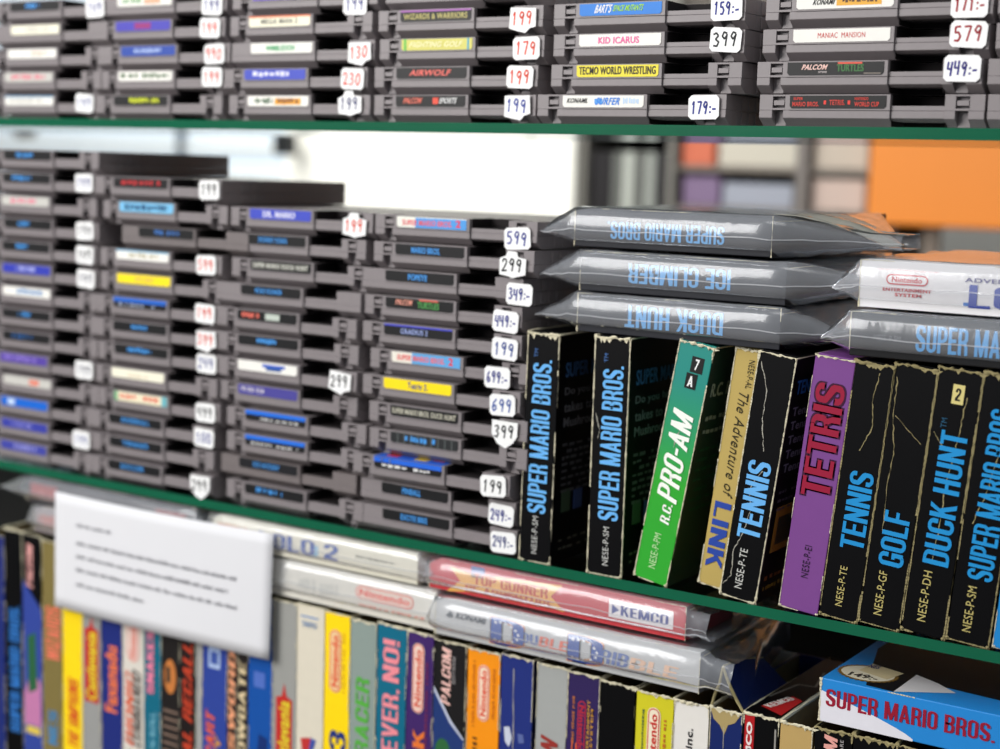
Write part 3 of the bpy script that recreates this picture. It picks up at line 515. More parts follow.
KB = 'black_gloss'; SB = (104, 176, 236); SB2 = (28, 140, 205); CW = (200, 200, 196); CWd = (190, 176, 110)
G1 = 'game boxes standing on the lower glass shelf'
def smb_side(): return [('t', 'SUPER MARIO BROS.', 8, 95, 112, 121, (60, 100, 150)), ('t', 'Do you have what it', 8, 90, 100, 106, (110, 110, 115)), ('t', 'takes to rescue the', 8, 90, 91, 97, (110, 110, 115)), ('t', 'Mushroom Princess?', 8, 90, 82, 88, (110, 110, 115))] + [('b', '', 8, 110, 70-4*i, 72.4-4*i, (80, 80, 84)) for i in range(8)] + [('r', '', 10, 20, 30, 44, (60, 80, 60)), ('r', '', 24, 34, 30, 42, (60, 80, 130)), ('b', '', 8, 110, 12, 14, (90, 90, 80)), ('b', '', 8, 110, 7, 9, (90, 90, 80))]
def ttl(s, u0, u1, s0, s1, c=SB, bd=.06): return ('title', 't', s, u0, u1, s0, s1, c, bd)
R1 = random.Random(5)
upright_box('black SUPER MARIO BROS. box standing beside the cartridge stacks', G1, -74.6, 0, .012, 138, 21.8, 178, KB, KB,
   [ttl('SUPER MARIO BROS.', 4.5, 17.5, 30, 122.5), ('product_code', 't', 'NESE-P-SM', 8.5, 12.5, 5, 28, CW, .02), ('title', 't', 'TM', 5, 7.5, 123.5, 128.5, (70, 110, 170), .01)], R1, rim=2.0, sidetext=smb_side())
upright_box('black SUPER MARIO BROS. box, second box right of the cartridges', G1, -25.8, 0, .0, 139.5, 23, 178, KB, KB,
   [ttl('SUPER MARIO BROS.', 6, 19.5, 33, 123.5), ('product_code', 't', 'NESE-P-SM', 10, 14, 6, 29, CW, .02), ('title', 't', 'TM', 6.5, 9, 125, 130, (70, 110, 170), .01)], R1, rim=1.8, wear=(1.2, .85), sidetext=smb_side(), creases=[[(2, 95), (5, 85), (4, 80)]])
mat('pro_am_print', (40, 165, 40), .4, grad=('Z', 60, 120, (20, 135, 125)))
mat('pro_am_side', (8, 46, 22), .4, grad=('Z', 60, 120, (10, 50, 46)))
upright_box('green and teal R.C. PRO-AM box leaning to the right', G1, 3.6, 0, .165, 140.5, 21.5, 178, 'pro_am_print', 'pro_am_side',
   [('title', 't', 'PRO-AM', 4.5, 17.5, 50, 101, (245, 248, 240), .09, .25), ('title', 't', 'R.C.', 9.5, 15.5, 36, 48, (245, 248, 240), .07, .2), ('product_code', 't', 'NESE-P-PM', 8, 12.5, 8, 29, (190, 225, 170), .01),
    ('shop_sticker', 'r', 9.5, 17, 124.5, 133.5, (25, 25, 25)), ('shop_sticker', 'h', '7', 12, 14.6, 126, 132.3, (235, 235, 235)), ('shop_sticker', 'r', 8, 14.8, 115, 123.7, (20, 20, 20)), ('shop_sticker', 'h', 'A', 9.6, 13, 116.3, 122.3, (235, 235, 235))],
   R1, rim=1.2, creases=[[(12, 96), (10, 88), (9, 80)]], sidetext=[('t', 'R.C. PRO-AM', 6, 60, 112, 120, (150, 170, 160)), ('b', '', 6, 70, 98, 101, (130, 150, 140)), ('b', '', 6, 70, 90, 93, (130, 150, 140))]+[('b', '', 6, 90, 80-6*i, 82-6*i, (20, 80, 50)) for i in range(7)])
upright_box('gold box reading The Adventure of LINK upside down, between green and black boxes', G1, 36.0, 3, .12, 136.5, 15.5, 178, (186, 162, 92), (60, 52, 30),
   [('title', 'd', 'LINK', 2.5, 12.5, 11, 49, (40, 70, 160), .07), ('title', 'd', 'The Adventure of', 6, 12, 53, 113, (50, 44, 24), .015, .3), ('product_code', 'd', 'NESE-P-AL', 9, 12.5, 115, 131, (50, 44, 24), .0)], R1, rim=1.0, y=6)
upright_box('black TENNIS box standing left of the purple TETRIS box', G1, 58.6, 0, .12, 138.5, 21.8, 170, KB, KB,
   [ttl('TENNIS', 4.5, 18, 35, 79, SB), ('product_code', 't', 'NESE-P-TE', 8, 12.5, 6, 29, CW, .02)], R1, wear=(1.1, .9), creases=[[(2, 133), (8, 118), (8, 102), (12, 85)], [(13, 74), (7, 62), (10, 52), (8, 38), (4, 26), (5, 12), (1, 6)]],
   sidetext=[('t', 'TENNIS', 6, 40, 118, 126, (40, 110, 170))]+[('t', 'Tennis action', 6, 70, 106-8*i, 111-8*i, (120, 125, 130)) for i in range(5)]+[('b', '', 6, 70, 62-5*i, 64-5*i, (80, 80, 84)) for i in range(3)]+[('r', '', 8, 48, 28, 54, (150, 110, 30)), ('r', '', 12, 44, 32, 48, (40, 70, 60)), ('b', '', 6, 60, 12, 15, (130, 80, 30)), ('b', '', 6, 60, 6, 9, (150, 120, 30))])
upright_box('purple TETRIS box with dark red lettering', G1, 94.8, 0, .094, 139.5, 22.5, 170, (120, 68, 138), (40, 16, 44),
   [('title', 'o', 'TETRIS', 3.2, 19.3, 64, 125.5, (60, 14, 50), .06), ('title', 't', 'TETRIS', 3.2, 19.3, 64, 125.5, (150, 18, 54), .06), ('product_code', 't', 'NESE-P-EI', 10, 14, 19, 37, (40, 20, 50), .0)], R1, wear=(.6, .5), rim=.8)
upright_box('black TENNIS box standing right of the purple TETRIS box', G1, 117, 0, .088, 138.5, 21.3, 165, KB, KB,
   [ttl('TENNIS', 6, 19, 39, 81, SB2), ('product_code', 't', 'NESE-P-TE', 8, 12, 7, 29, CWd, .01)], R1, rim=1.7, wm='wear_dim', creases=[[(14, 134), (12, 120), (14, 105), (9, 92)]])
upright_box('black GOLF box with torn top edge', G1, 140, 0, .084, 139, 22.4, 165, KB, KB,
   [ttl('GOLF', 6, 19.5, 33.5, 62.5, SB2, .07), ('product_code', 't', 'NESE-P-GF', 7.5, 12, 6, 30, CWd, .01)], R1, rim=1.7, wm='wear_dim', wear=(1, .85), creases=[[(2, 132), (3, 110), (6, 92), (5, 76), (6, 50)], [(4, 112), (19, 100)]])
upright_box('black DUCK HUNT box with small yellow 2 sticker at top', G1, 163.6, 0, .08, 139.5, 22.7, 165, KB, KB,
   [ttl('DUCK HUNT', 6, 19.5, 38, 108, SB2, .07), ('product_code', 't', 'NESE-P-DH', 7.5, 12, 7, 34, CWd, .01), ('title', 't', 'TM', 5, 8, 109, 114, (30, 80, 110), .0),
    ('shop_sticker', 'r', 8.5, 14.5, 122, 132, (214, 200, 130)), ('shop_sticker', 'h', '2', 10.2, 12.8, 123.8, 130.2, (20, 20, 20))], R1, rim=1.5, wm='wear_dim', wear=(1, .85), creases=[[(16, 126), (15, 110), (14, 98), (12, 80), (12, 60), (11, 40)], [(2, 106), (8, 99)]])
upright_box('black SUPER MARIO BROS. box at the right photo edge', G1, 186.6, 0, .075, 139, 22, 165, KB, KB,
   [ttl('SUPER MARIO BROS.', 6, 19, 34, 124, SB2, .07), ('product_code', 't', 'NESE-P-SM', 7.5, 12, 6, 30, CWd, .01)], R1, rim=1.7, wm='wear_dim', wear=(1, .8), creases=[[(14, 128), (16, 112), (12, 96), (10, 80), (5, 62)]])
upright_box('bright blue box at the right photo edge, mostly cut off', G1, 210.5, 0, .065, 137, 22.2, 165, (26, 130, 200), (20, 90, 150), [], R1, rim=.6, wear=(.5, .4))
# ------------------------------------------------------------------ sleeves and lying boxes
def sleeve(parent, x0, x1, y0, y1, z0, z1, lt, rt_, rnd, apex=3.5, tail=None, amp=.5):
    """clear bag around a lying box; lt / rt_ = how far each end runs out; tail shifts the right end (dy, dz)"""
    mb = MB(); rings = []; xs = []
    for i in range(7): xs.append((x0-lt*(1-i/6.), 'l', i/6.))
    for i in range(1, 13): xs.append((x0+(x1-x0)*i/12, 'b', 1))
    for i in range(1, 9): xs.append((x1+rt_*i/8, 'r', 1-i/8))
    zm = (z0+z1)/2; N = 28; rings = []
    for x, side, t in xs:
        h = (z1-z0)/2+.7
        hh = h*(t**.8 if side != 'b' else 1); hh = max(hh, .5)
        if side == 'r' and tail and tail[2]: hh = max(hh, h*tail[2])
        yo = 0; zo = 0
        if side == 'r' and tail: yo = tail[0]*(1-t); zo = tail[1]*(1-t)
        if side == 'l': yo = 4*(1-t); zo = -4*(1-t)
        a0, a1 = y0-1+yo, y1+1+yo; ring = []
        if side == 'r' and tail: a1 = max(a0+30, y1+1-(1-t)*(y1-y0-30))
        for k in range(N):
            s = k/N
            if s < .5:
                u = s/.5; y = a0+(a1-a0)*u; z = zm+zo+hh
            else:
                u = (s-.5)/.5; y = a1-(a1-a0)*u; z = zm+zo-hh
            e = min(y-a0, a1-y)
            if e < 2 and hh > 1: pass
            ring.append([x, y+rnd.uniform(-1, 1)*amp*.5, z+rnd.uniform(-1, 1)*amp*(.5 if side == 'b' else 1.6*min(1, hh/5))])
        # front: insert an outward crease at mid height
        ap = [[x+rnd.uniform(-.4, .4), a0-apex*min(1, hh/8)*rnd.uniform(.8, 1.1), zm+zo+rnd.uniform(-1, 1)*.6 - hh*.1]]
        ring = ring+[[x, a0-.2-apex*.5*min(1, hh/8), zm+zo-hh*.55]]+ap+[[x, a0-.2-apex*.45*min(1, hh/8), zm+zo+hh*.5]]
        rings.append(ring)
    NN = N+3; base = 0
    for r in rings: mb.v += [tuple(p) for p in r]
    k = mb.mi('bag_plastic')
    for i in range(len(rings)-1):
        for j in range(NN):
            mb.f.append((i*NN+j, i*NN+(j+1) % NN, (i+1)*NN+(j+1) % NN, (i+1)*NN+j)); mb.m.append(k)
    mb.smooth = True
    o = mb.build('plastic_sleeve', parent)
    # welded seam running along the front
    sm = MB(); P = [Vector(r[N+1])+Vector((0, -.25, 0)) for r in rings]
    sm.ribbon(P, [.7]*len(P), nY, 'bag_seam')
    P = [Vector(rings[0][j]) for j in list(range(0, 15))]; sm.ribbon(P, [1.2]*len(P), X_, 'bag_seam')
    sm.build('sleeve_seam', o)
    return o
def lying_box(label, group, x0, x1, y0, D, z0, z1, body, side, elems, rnd, slv=None, yaw=0.0, topelems=None, wearp=(.5, .4), cat='game box', top=None, tilt=0.0):
    L = x1-x0; Hh = z1-z0
    t = thing('game_box', (x0, y0, z0), (0, tilt, yaw), label, cat, group)
    mb = MB(); mb.box(0, L, 0, D, 0, Hh, body)
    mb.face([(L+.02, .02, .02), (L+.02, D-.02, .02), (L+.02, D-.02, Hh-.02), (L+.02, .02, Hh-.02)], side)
    if top: mb.face([(.02, .02, Hh+.02), (L-.02, .02, Hh+.02), (L-.02, D-.02, Hh+.02), (.02, D-.02, Hh+.02)], top)
    bevel(mb.build('carton', t), .5, 2)
    fl = MB(); fl.box(L, L+.3, 4, D-4, Hh-3, Hh-2.6, 'card'); fl.build('tuck_flap', t)
    parts = {}
    for ei, e in enumerate(elems):
        q = parts.setdefault(e[0], MB()); k = e[1]; dy = -.004*ei
        if k == 't': put(q, e[2], (e[3], -.35, e[5]), X_, Z_, e[4]-e[3], e[6]-e[5], e[7], e[8] if len(e) > 8 else .05, e[9] if len(e) > 9 else 0)
        elif k == 'o': put(q, e[2], (e[3], -.28, e[5]), X_, Z_, e[4]-e[3], e[6]-e[5], e[7], e[8], 0, .7)
        elif k == 'u': put(q, e[2], (e[4], -.35, e[6]), nX, nZ, e[4]-e[3], e[6]-e[5], e[7], e[8] if len(e) > 8 else .05)
        elif k == 'r': q.box(e[2], e[3], -.2, .02, e[4], e[5], e[6])
        elif k == 'g': q.face([(a, (-.2 if len(elems) < 12 else -.42)+dy, b) for a, b in e[2]], e[3])
        elif k == 'b': bars(q, (e[2], -.32, e[4]), X_, Z_, e[3]-e[2], e[5]-e[4], e[6], rnd, e[7] if len(e) > 7 else 12)
        elif k == 'lp':      # horizontal logo pill
            def rr(a, b, c, d, y, col):
                r = (d-c)/2; P = []
                for j in range(13): th = -math.pi/2+math.pi*j/12; P.append((b-r+r*math.cos(th), c+r+r*math.sin(th)))
                for j in range(13): th = math.pi/2+math.pi*j/12; P.append((a+r+r*math.cos(th), c+r+r*math.sin(th)))
                q.face([(u, y, s) for u, s in P], col)
            a, b, c, d, red, fill = e[2:8]
            rr(a, b, c, d, -.3, red); rr(a+.8, b-.8, c+.8, d-.8, -.34, fill); put(q, 'Nintendo', (a+3, -.38, c+(d-c)*.24), X_, Z_, b-a-6, (d-c)*.52, red, .07)
    if topelems:
        for e in topelems:
            q = parts.setdefault(e[0], MB()); k = e[1]
            if k == 'g': q.face([(a, b, Hh+e[4]) for a, b in e[2]], e[3])
            elif k == 't': put(q, e[2], (e[3], e[5], Hh+.5), X_, Y_, e[4]-e[3], e[6]-e[5], e[7], .03)
            elif k == 'e':
                cx, cy, rx, ry, col, zz, n = e[2:9]
                q.face([(cx+rx*math.cos(2*math.pi*j/(n))*(1 if n < 60 or j % 2 else .93), cy+ry*math.sin(2*math.pi*j/n)*(1 if n < 60 or j % 2 else .93), Hh+zz) for j in range(n)], col)
    for nm, q in parts.items(): q.build(nm, t)
    w_ = MB(); worn(w_, (0, -.25, Hh-.1), (L, -.25, Hh-.1), nY, rnd, *wearp); worn(w_, (.1, -.25, 0), (.1, -.25, Hh), nY, rnd, wearp[0]*1.4, .9)
    worn(w_, (L-.1, -.25, 0), (L-.1, -.25, Hh), nY, rnd, wearp[0], .6); w_.build('worn_edges', t)
    if slv: sleeve(t, 0, L, 0, D, 0, Hh, slv[0], slv[1], rnd, slv[2] if len(slv) > 2 else 3.5, slv[3] if len(slv) > 3 else None)
    return t
R2 = random.Random(11)
GW = 'boxes in clear bags lying on the upright boxes'
lying_box('black DUCK HUNT box in clear bag, upside down, lowest of the wrapped stack', GW, -64, 64, 4, 172, 141.0, 163.4, (34, 35, 42), KB,
   [('title', 'u', 'DUCK HUNT', 32, 94, 5, 17.5, SB)], R2, slv=(31, 32, 3.5, (18, -2, .25)), yaw=-.015)
lying_box('black ICE CLIMBER box in clear bag, upside down, middle of the wrapped stack', GW, -62, 66, 2, 172, 165.2, 188.0, (34, 35, 42), KB,
   [('title', 'u', 'ICE CLIMBER', 32, 95.5, 6, 17, SB)], R2, slv=(30, 46, 3.5, (22, 3, .2)))
lying_box('black SUPER MARIO BROS. box in clear bag, upside down, top of the wrapped stack', GW, -66, 57, 1, 172, 190.5, 212.5, (34, 35, 42), KB,
   [('title', 'u', 'SUPER MARIO BROS.', 22, 95, 5.2, 15, SB)], R2, slv=(25, 60, 4.5, (34, -1, .35)))
lying_box('black SUPER MARIO BROS. box in clear bag, under the white LOLO box', GW, 105, 233, -3, 172, 142.6, 165.8, (14, 14, 17), KB,
   [('title', 't', 'SUPER MARIO BROS.', 35, 118, 5, 18.5, (70, 160, 225), .07), ('product_code', 't', 'NESE-P-SM', 13, 27, 9, 12, (110, 110, 115), .0)], R2, slv=(17, 15, 3.5), yaw=.01)
mat('lolo_blue', (25, 50, 150), .35, grad=('Z', 3, 12, (60, 150, 220)))
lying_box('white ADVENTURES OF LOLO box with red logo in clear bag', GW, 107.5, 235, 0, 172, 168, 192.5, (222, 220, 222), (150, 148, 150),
   [('logo', 'lp', 14, 36, 12.5, 18, (190, 40, 45), (225, 222, 224)), ('small_print', 't', 'ENTERTAINMENT', 12.5, 38, 9.2, 11, (190, 40, 45), .05), ('small_print', 't', 'SYSTEM', 19, 33, 6.6, 8.4, (190, 40, 45), .05), ('small_print', 't', 'Licensed by Nintendo for play on the', 9, 41, 19.3, 20.6, (205, 110, 110), .0),
    ('title', 't', 'ADVENTURES OF', 54.5, 104, 16.2, 18.4, (60, 50, 120), .03), ('title', 't', 'LOLO', 57, 109, 3.5, 15, (34, 60, 160), .13), ('title', 'r', 54.5, 60, 4.2, 6, (30, 110, 190))], R2, slv=(16, 12, 2.5))
glassy('bag_fold_reflection', (0.97, 0.96, 0.92), 0.25, 0.12, 0.6, (1, .97, .86), 0.3, 0.5, 60)  # cream milkiness painted in for the reflection on the bag's loose end
for ob in list(bpy.data.objects):
    if ob.get('label', '').endswith('top of the wrapped stack'):
        q = MB(); v = []; rf = random.Random(2); nx_, ny_ = 14, 16
        for i in range(nx_+1):
            u = i/nx_
            for j in range(ny_+1):
                t_ = j/ny_; pl = math.sin(t_*13+u*2)*3.2*math.sin(u*math.pi*.9+.15)+rf.uniform(-.5, .5)
                v.append((122+u*(60-14*abs(t_-.5)), -1+u*26+t_*(78-u*46), 23-u**1.6*15+pl*.55))
        q.add(v, [(i*(ny_+1)+j, (i+1)*(ny_+1)+j, (i+1)*(ny_+1)+j+1, i*(ny_+1)+j+1) for i in range(nx_) for j in range(ny_)], 'bag_fold_reflection'); q.smooth = True
        for c_ in ob.children:
            if c_.name.startswith('plastic_sleeve'): q.build('open_flap', c_)
# lower tier, lying on the standing row
GL = 'boxes lying flat under the lower glass shelf'
lying_box('white LOLO 2 box in clear bag just under glass shelf', GL, -352, -172, 0, 127, -29.5, -9, (222, 217, 200), (190, 186, 172),
   [('title', 't', 'LOLO 2', 46, 115, 5, 15, (60, 85, 160), .1), ('title', 'r', 92, 98, 5, 12, (150, 190, 215)), ('small_print', 'b', 130, 162, 10, 11.5, (110, 108, 96), 16), ('small_print', 'b', 8, 40, 13, 15, (225, 160, 130), 10)], R2, slv=(6, 12, 2))
lying_box('white box with red oval Nintendo logo in clear bag, below LOLO 2 box', GL, -338, -158.5, 2, 127, -57.2, -32, (216, 212, 202), (160, 156, 152),
   [('logo', 'lp', 115, 162, 10, 19, (228, 96, 76), (228, 205, 190)), ('small_print', 'b', 118, 172, 5.2, 7, (228, 140, 118), 16), ('small_print', 'b', 66, 100, 6, 16, (200, 198, 190), 8)], R2, slv=(4, 12, 2))
lying_box('red KEMCO box in clear bag just under glass shelf', GL, -163, 17, 0, 127, -29, -9, (196, 60, 66), (120, 36, 44),
   [('art', 'g', [(16, 16), (30, 14), (98, 18), (90, 10), (100, 2), (60, 6), (14, 0), (24, 8)], (232, 176, 90)), ('title', 't', 'TOP GUNNER', 34, 88, 8, 15, (200, 90, 60), .09), ('title', 't', 'OF ADVENTURE', 28, 92, 1.5, 7, (190, 80, 60), .09), ('title', 'r', 32, 42, 12, 19, (90, 110, 170)),
    ('maker_logo', 'r', 130, 172, 5, 15.5, (232, 228, 230)), ('maker_logo', 't', 'KEMCO', 138, 169, 7, 13, (60, 70, 140), .12), ('maker_logo', 'g', [(132, 7), (137, 10), (132, 13)], (60, 70, 140))], R2, slv=(6, 14, 4.5, (3, -1, .75)))
stars = []
rs = random.Random(3)
for cx in (38, 90):
    for q in range(16): stars.append(('title', 'r', cx+rs.uniform(2, 17), 0, 0, 0, 0))
kon = [('maker_logo', 't', 'KONAMI', 16, 38, 12.5, 16.5, (70, 72, 76), .07, .3), ('maker_logo', 'g', [(8, 13), (12, 17), (14, 13), (11, 12)], (70, 72, 76))]
kon += [('title', 'o', 'D', 42, 66, 2.5, 18.5, (225, 150, 90), .1), ('title', 't', 'D', 42, 66, 2.5, 18.5, (50, 80, 160), .1), ('title', 'o', 'D', 97, 121, 2.5, 18.5, (225, 150, 90), .1), ('title', 't', 'D', 97, 121, 2.5, 18.5, (50, 80, 160), .1),
        ('title', 't', 'OU', 64, 76, 7, 13, (90, 110, 170), .1), ('title', 't', 'BLE', 77, 97, 7, 13, (228, 110, 80), .1, .2), ('title', 't', 'RIB', 119, 138, 5.5, 13.5, (90, 110, 170), .1, .2), ('title', 't', 'BLE', 139, 170, 5.5, 12.5, (232, 190, 160), .1, .2)]
for cx in (44, 99):
    for (a, b) in ((1.5, 5), (1.5, 16), (5, 16.6), (5, 4.6), (9, 16.3), (9, 5), (13, 15.2), (16, 13.4), (18, 11), (17.2, 8), (14, 5.8)):
        kon.append(('title', 'g', [(cx+a, b+.9), (cx+a+.5, b), (cx+a+1.4, b-.1), (cx+a+.7, b-.6), (cx+a+.9, b-1.4), (cx+a, b-.9), (cx+a-.8, b-1.4), (cx+a-.6, b-.5), (cx+a-1.3, b), (cx+a-.4, b+.1)], (235, 235, 240)))
kon = [(e[0], e[1], [(p[0], p[1]) for p in e[2]], e[3]) if e[1] == 'g' else e for e in kon]
lying_box('silver KONAMI DOUBLE DRIBBLE box in clear bag, below red box', GL, -154.5, 29, -4, 127, -56.4, -32.5, (190, 190, 190), (110, 110, 116), kon, R2, slv=(9, 20, 5, (3, -2, .8)))
lying_box('dark grey box with two red logos, in clear bag at lower left', GL, -546, -368, 3, 127, -29, -9, (66, 62, 66), (40, 38, 40),
   [('logo', 'r', 4, 34, 3, 15, (150, 66, 66)), ('logo', 'b', 7, 31, 6, 12, (190, 110, 105), 8), ('logo', 'r', 138, 168, 3, 14, (140, 60, 60)), ('logo', 'b', 142, 164, 6, 11, (190, 110, 105), 8)], R2, slv=(34, 8, 4))
lying_box('grey box behind the paper note, under dark box at lower left', GL, -540, -370, 4, 127, -51.5, -31, (150, 140, 140), (70, 66, 66), [('logo', 'b', 6, 30, 4, 15, (200, 130, 120), 8)], R2, slv=(12, 8, 3))
# big blue box, lower right
mat('mario_blue', (28, 130, 205), .4, grad=('X', 14, 62, (28, 125, 205)))
def swirl():
    P = []
    for i in range(17): u = i/16; P.append((u*52, 1.2+16*(1-u)**.8))
    return [(0, 0)]+[(52, 0)]+[(a, b) for a, b in reversed(P)]
lying_box('blue and white SUPER MARIO BROS. box with dark red letters, lower right', None, 99, 228, 0, 172, -57, -33.2, (34, 132, 208), (20, 80, 130),
   [('artwork', 'g', swirl(), (222, 220, 228)), ('title', 't', 'SUPER MARIO BROS.', 3.5, 94, 9.0, 18.6, (150, 18, 46), .045)], R2, wearp=(.9, .5),
   topelems=[('artwork', 'g', [(24, 3), (40, 1.5), (60, 26), (128, 20), (128, 165), (8, 165), (6, 70)], (14, 14, 18), .12), ('artwork', 'g', [(39.6, 1.6), (67, 20), (54, 30), (40, 37)], (206, 204, 206), .2),
             ('seal', 'e', 18, 22, 17, 15, (120, 92, 40), .25, 64), ('seal', 'e', 18, 22, 14.5, 12.5, (222, 214, 190), .3, 40), ('price_label', 'g', [(12, 24), (30, 18), (34, 34), (14, 40)], (205, 190, 150), .4), ('seal', 't', '149:-', 10, 26, 12, 19, (60, 54, 50)), ('price_label', 't', 'NES', 14, 20, 32, 38, (40, 50, 110))])
# bottom row of standing boxes
GB = 'game boxes standing on the bottom board'
R3 = random.Random(21)
ZB = -239.0
def bt(label, x0, x1, body, elems, side=KB, top=-61.0, **k):
    W = x1-x0; H = top-ZB; k.setdefault('wear', (.7, .5)); k.setdefault('opened', True)
    return upright_box(label, GB, x1, ZB, 0, H, W, 125, body, side, [tuple(e) for e in elems], R3, **k)
def Hs(z): return z-ZB       # world height -> height on the spine
NVY = (24, 40, 110)
bt('navy box at lower left photo edge, left of black SUPER MARIO BROS. box', -595, -570.5, NVY, [])
bt('black SUPER MARIO BROS. box in bottom row, near left photo edge', -569.5, -549.2, KB, [ttl('SUPER MARIO BROS.', 5, 17, Hs(-215), Hs(-113), (50, 120, 200))], rim=1.2, top=-53)
bt('black and blue PALCOM box in bottom row with green and pink print', -548.6, -526.8, KB, [('artwork', 'g', [(0, 1), (21.5, 1), (21.5, Hs(-112)), (0, Hs(-90))], (48, 68, 150)), ('artwork', 'g', [(1, Hs(-205)), (20, Hs(-205)), (20, Hs(-170)), (10, Hs(-160)), (1, Hs(-180))], (190, 120, 165)), ('artwork', 'g', [(6, Hs(-180)), (16, Hs(-175)), (14, Hs(-130)), (5, Hs(-135))], (40, 95, 60)), ('artwork', 'r', 3, 19, Hs(-212), Hs(-206), (215, 190, 80)), ('maker_logo', 't', 'PALCOM', 5, 12, Hs(-95), Hs(-62), (235, 170, 165), .08, .25)], top=-54)
bt('olive gold box with pink-red lettering behind the paper note edge', -526.2, -504.2, (124, 110, 62), [('title', 't', 'WIZARDS', 4, 20, Hs(-148), Hs(-106), (232, 120, 95), .12), ('title', 't', 'NES', 6, 16, Hs(-215), Hs(-188), (60, 130, 180), .06)], top=-56)
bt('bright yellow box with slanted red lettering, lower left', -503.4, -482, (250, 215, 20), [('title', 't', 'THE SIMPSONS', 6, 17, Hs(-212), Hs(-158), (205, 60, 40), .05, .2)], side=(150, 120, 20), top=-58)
def castle(u0, u1, s0, s1):
    return [('title', 'g', [(u0, s0), (u1, s0), (u1, s1-6), ((u0+u1)/2+2, s1-4), ((u0+u1)/2, s1+5), ((u0+u1)/2-2, s1-4), (u0, s1-6)], (190, 44, 40)), ('title', 't', 'Castlevania', u0+2, u1-2, s0+2, s1-7, (225, 205, 50), .06, .1)]
bt('left grey Castlevania box, right of the yellow box', -481.4, -462.3, (150, 150, 148), castle(2, 17, Hs(-172), Hs(-110)), side=(90, 90, 90))
bt('navy box with orange lettering, right of the left Castlevania box', -461.2, -439, (28, 42, 118), [('title', 't', 'Faxanadu', 4, 17, Hs(-175), Hs(-124), (235, 120, 70), .06)])
bt('white box with red and black lettering under the paper note', -438.4, -417, (216, 210, 200), [('logo', 'pill', 4, 17, Hs(-132), Hs(-100), (220, 110, 95), (225, 205, 195)), ('title', 't', 'BIONIC', 3, 11, Hs(-195), Hs(-140), (215, 100, 70), .07, .4), ('title', 't', 'COMMANDO', 10, 19, Hs(-195), Hs(-138), (90, 84, 80), .08, .4), ('small_print', 't', 'CAPCOM', 5, 9, Hs(-225), Hs(-200), (60, 60, 60), .03)], side=(150, 146, 140))
bt('teal box with pink lettering under the paper note', -416.4, -399.6, (10, 100, 125), [('title', 't', 'SNAKES', 3, 10, Hs(-152), Hs(-104), (240, 130, 160), .1), ('title', 't', 'RATTLE N ROLL', 6, 12, Hs(-222), Hs(-165), (120, 180, 200), .03)], side=(8, 60, 80))
bt('black box with orange round picture and brown lower half', -399, -380.6, (26, 22, 22), [('artwork', 'g', [(3+7*(1+math.cos(a*math.pi/8))*.85, Hs(-135)+13*math.sin(a*math.pi/8)) for a in range(16)], (196, 120, 60)), ('artwork', 'r', 5, 9, Hs(-140), Hs(-128), (40, 44, 40))]+[('artwork', 'r', 2, 17, Hs(-160-i*6), Hs(-162-i*6), (120, 100, 88)) for i in range(10)])
bt('black box with slanted dark red lettering, lower left of centre', -380, -365, (24, 18, 18), [('title', 't', 'TOTAL RECALL', 3, 12, Hs(-220), Hs(-105), (196, 66, 40), .08, .4)])
bt('thin light grey case in bottom row, left of the royal blue box', -364.4, -359, (160, 160, 158), [], side=(120, 120, 120), rim=False, opened=False)
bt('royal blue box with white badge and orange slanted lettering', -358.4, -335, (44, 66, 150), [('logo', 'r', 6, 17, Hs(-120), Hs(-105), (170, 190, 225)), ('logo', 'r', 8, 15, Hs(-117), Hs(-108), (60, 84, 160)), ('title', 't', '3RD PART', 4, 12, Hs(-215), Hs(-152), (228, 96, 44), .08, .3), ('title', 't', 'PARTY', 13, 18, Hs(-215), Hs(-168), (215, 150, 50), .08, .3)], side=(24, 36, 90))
bt('narrow black box with orange and white slanted lettering', -334.4, -325.6, (40, 26, 26), [('title', 't', 'IRONSWORD', 1.5, 7.5, Hs(-220), Hs(-104), (232, 160, 120), .1, .4)])
bt('narrow black box with beige lettering beside the blue box', -325, -315.3, (34, 26, 24), [('title', 't', 'SHADOWGATE', 1.5, 8, Hs(-220), Hs(-110), (220, 200, 160), .12, .2)])
bt('medium blue box directly left of the right-hand Castlevania box', -314.6, -292.8, (14, 78, 160), [('logo', 'r', 5, 15, Hs(-125), Hs(-114), (80, 110, 190)), ('artwork', 'g', [(8, Hs(-175)), (17, Hs(-180)), (18, Hs(-160)), (10, Hs(-158))], (16, 46, 110)), ('artwork', 'g', [(0, 1), (21.5, 1), (21.5, Hs(-205)), (8, Hs(-196)), (0, Hs(-206))], (30, 44, 96))], side=(10, 50, 110))
bt('right grey Castlevania box, beside the paper note corner', -292.2, -271.6, (152, 152, 148), castle(3, 17.5, Hs(-185), Hs(-122)), side=(100, 100, 98), rim=.8, top=-60)
bt('cream white box with red and blue logo beside Castlevania box', -271, -247.6, (218, 210, 192), [('small_print', 'r', 3, 18, Hs(-67.5), Hs(-66.5), (80, 130, 190)), ('small_print', 'h', 'TAITO', 4, 17, Hs(-74), Hs(-70), (120, 150, 190)), ('title', 'g', [(4, Hs(-152)), (13, Hs(-150)), (11, Hs(-163)), (13, Hs(-178)), (4, Hs(-176)), (6, Hs(-164))], (190, 50, 50)), ('title', 'g', [(13, Hs(-150)), (18, Hs(-151)), (13, Hs(-163)), (18, Hs(-180)), (13, Hs(-178)), (11, Hs(-163))], (60, 80, 160))], side=(150, 144, 130), top=-59)
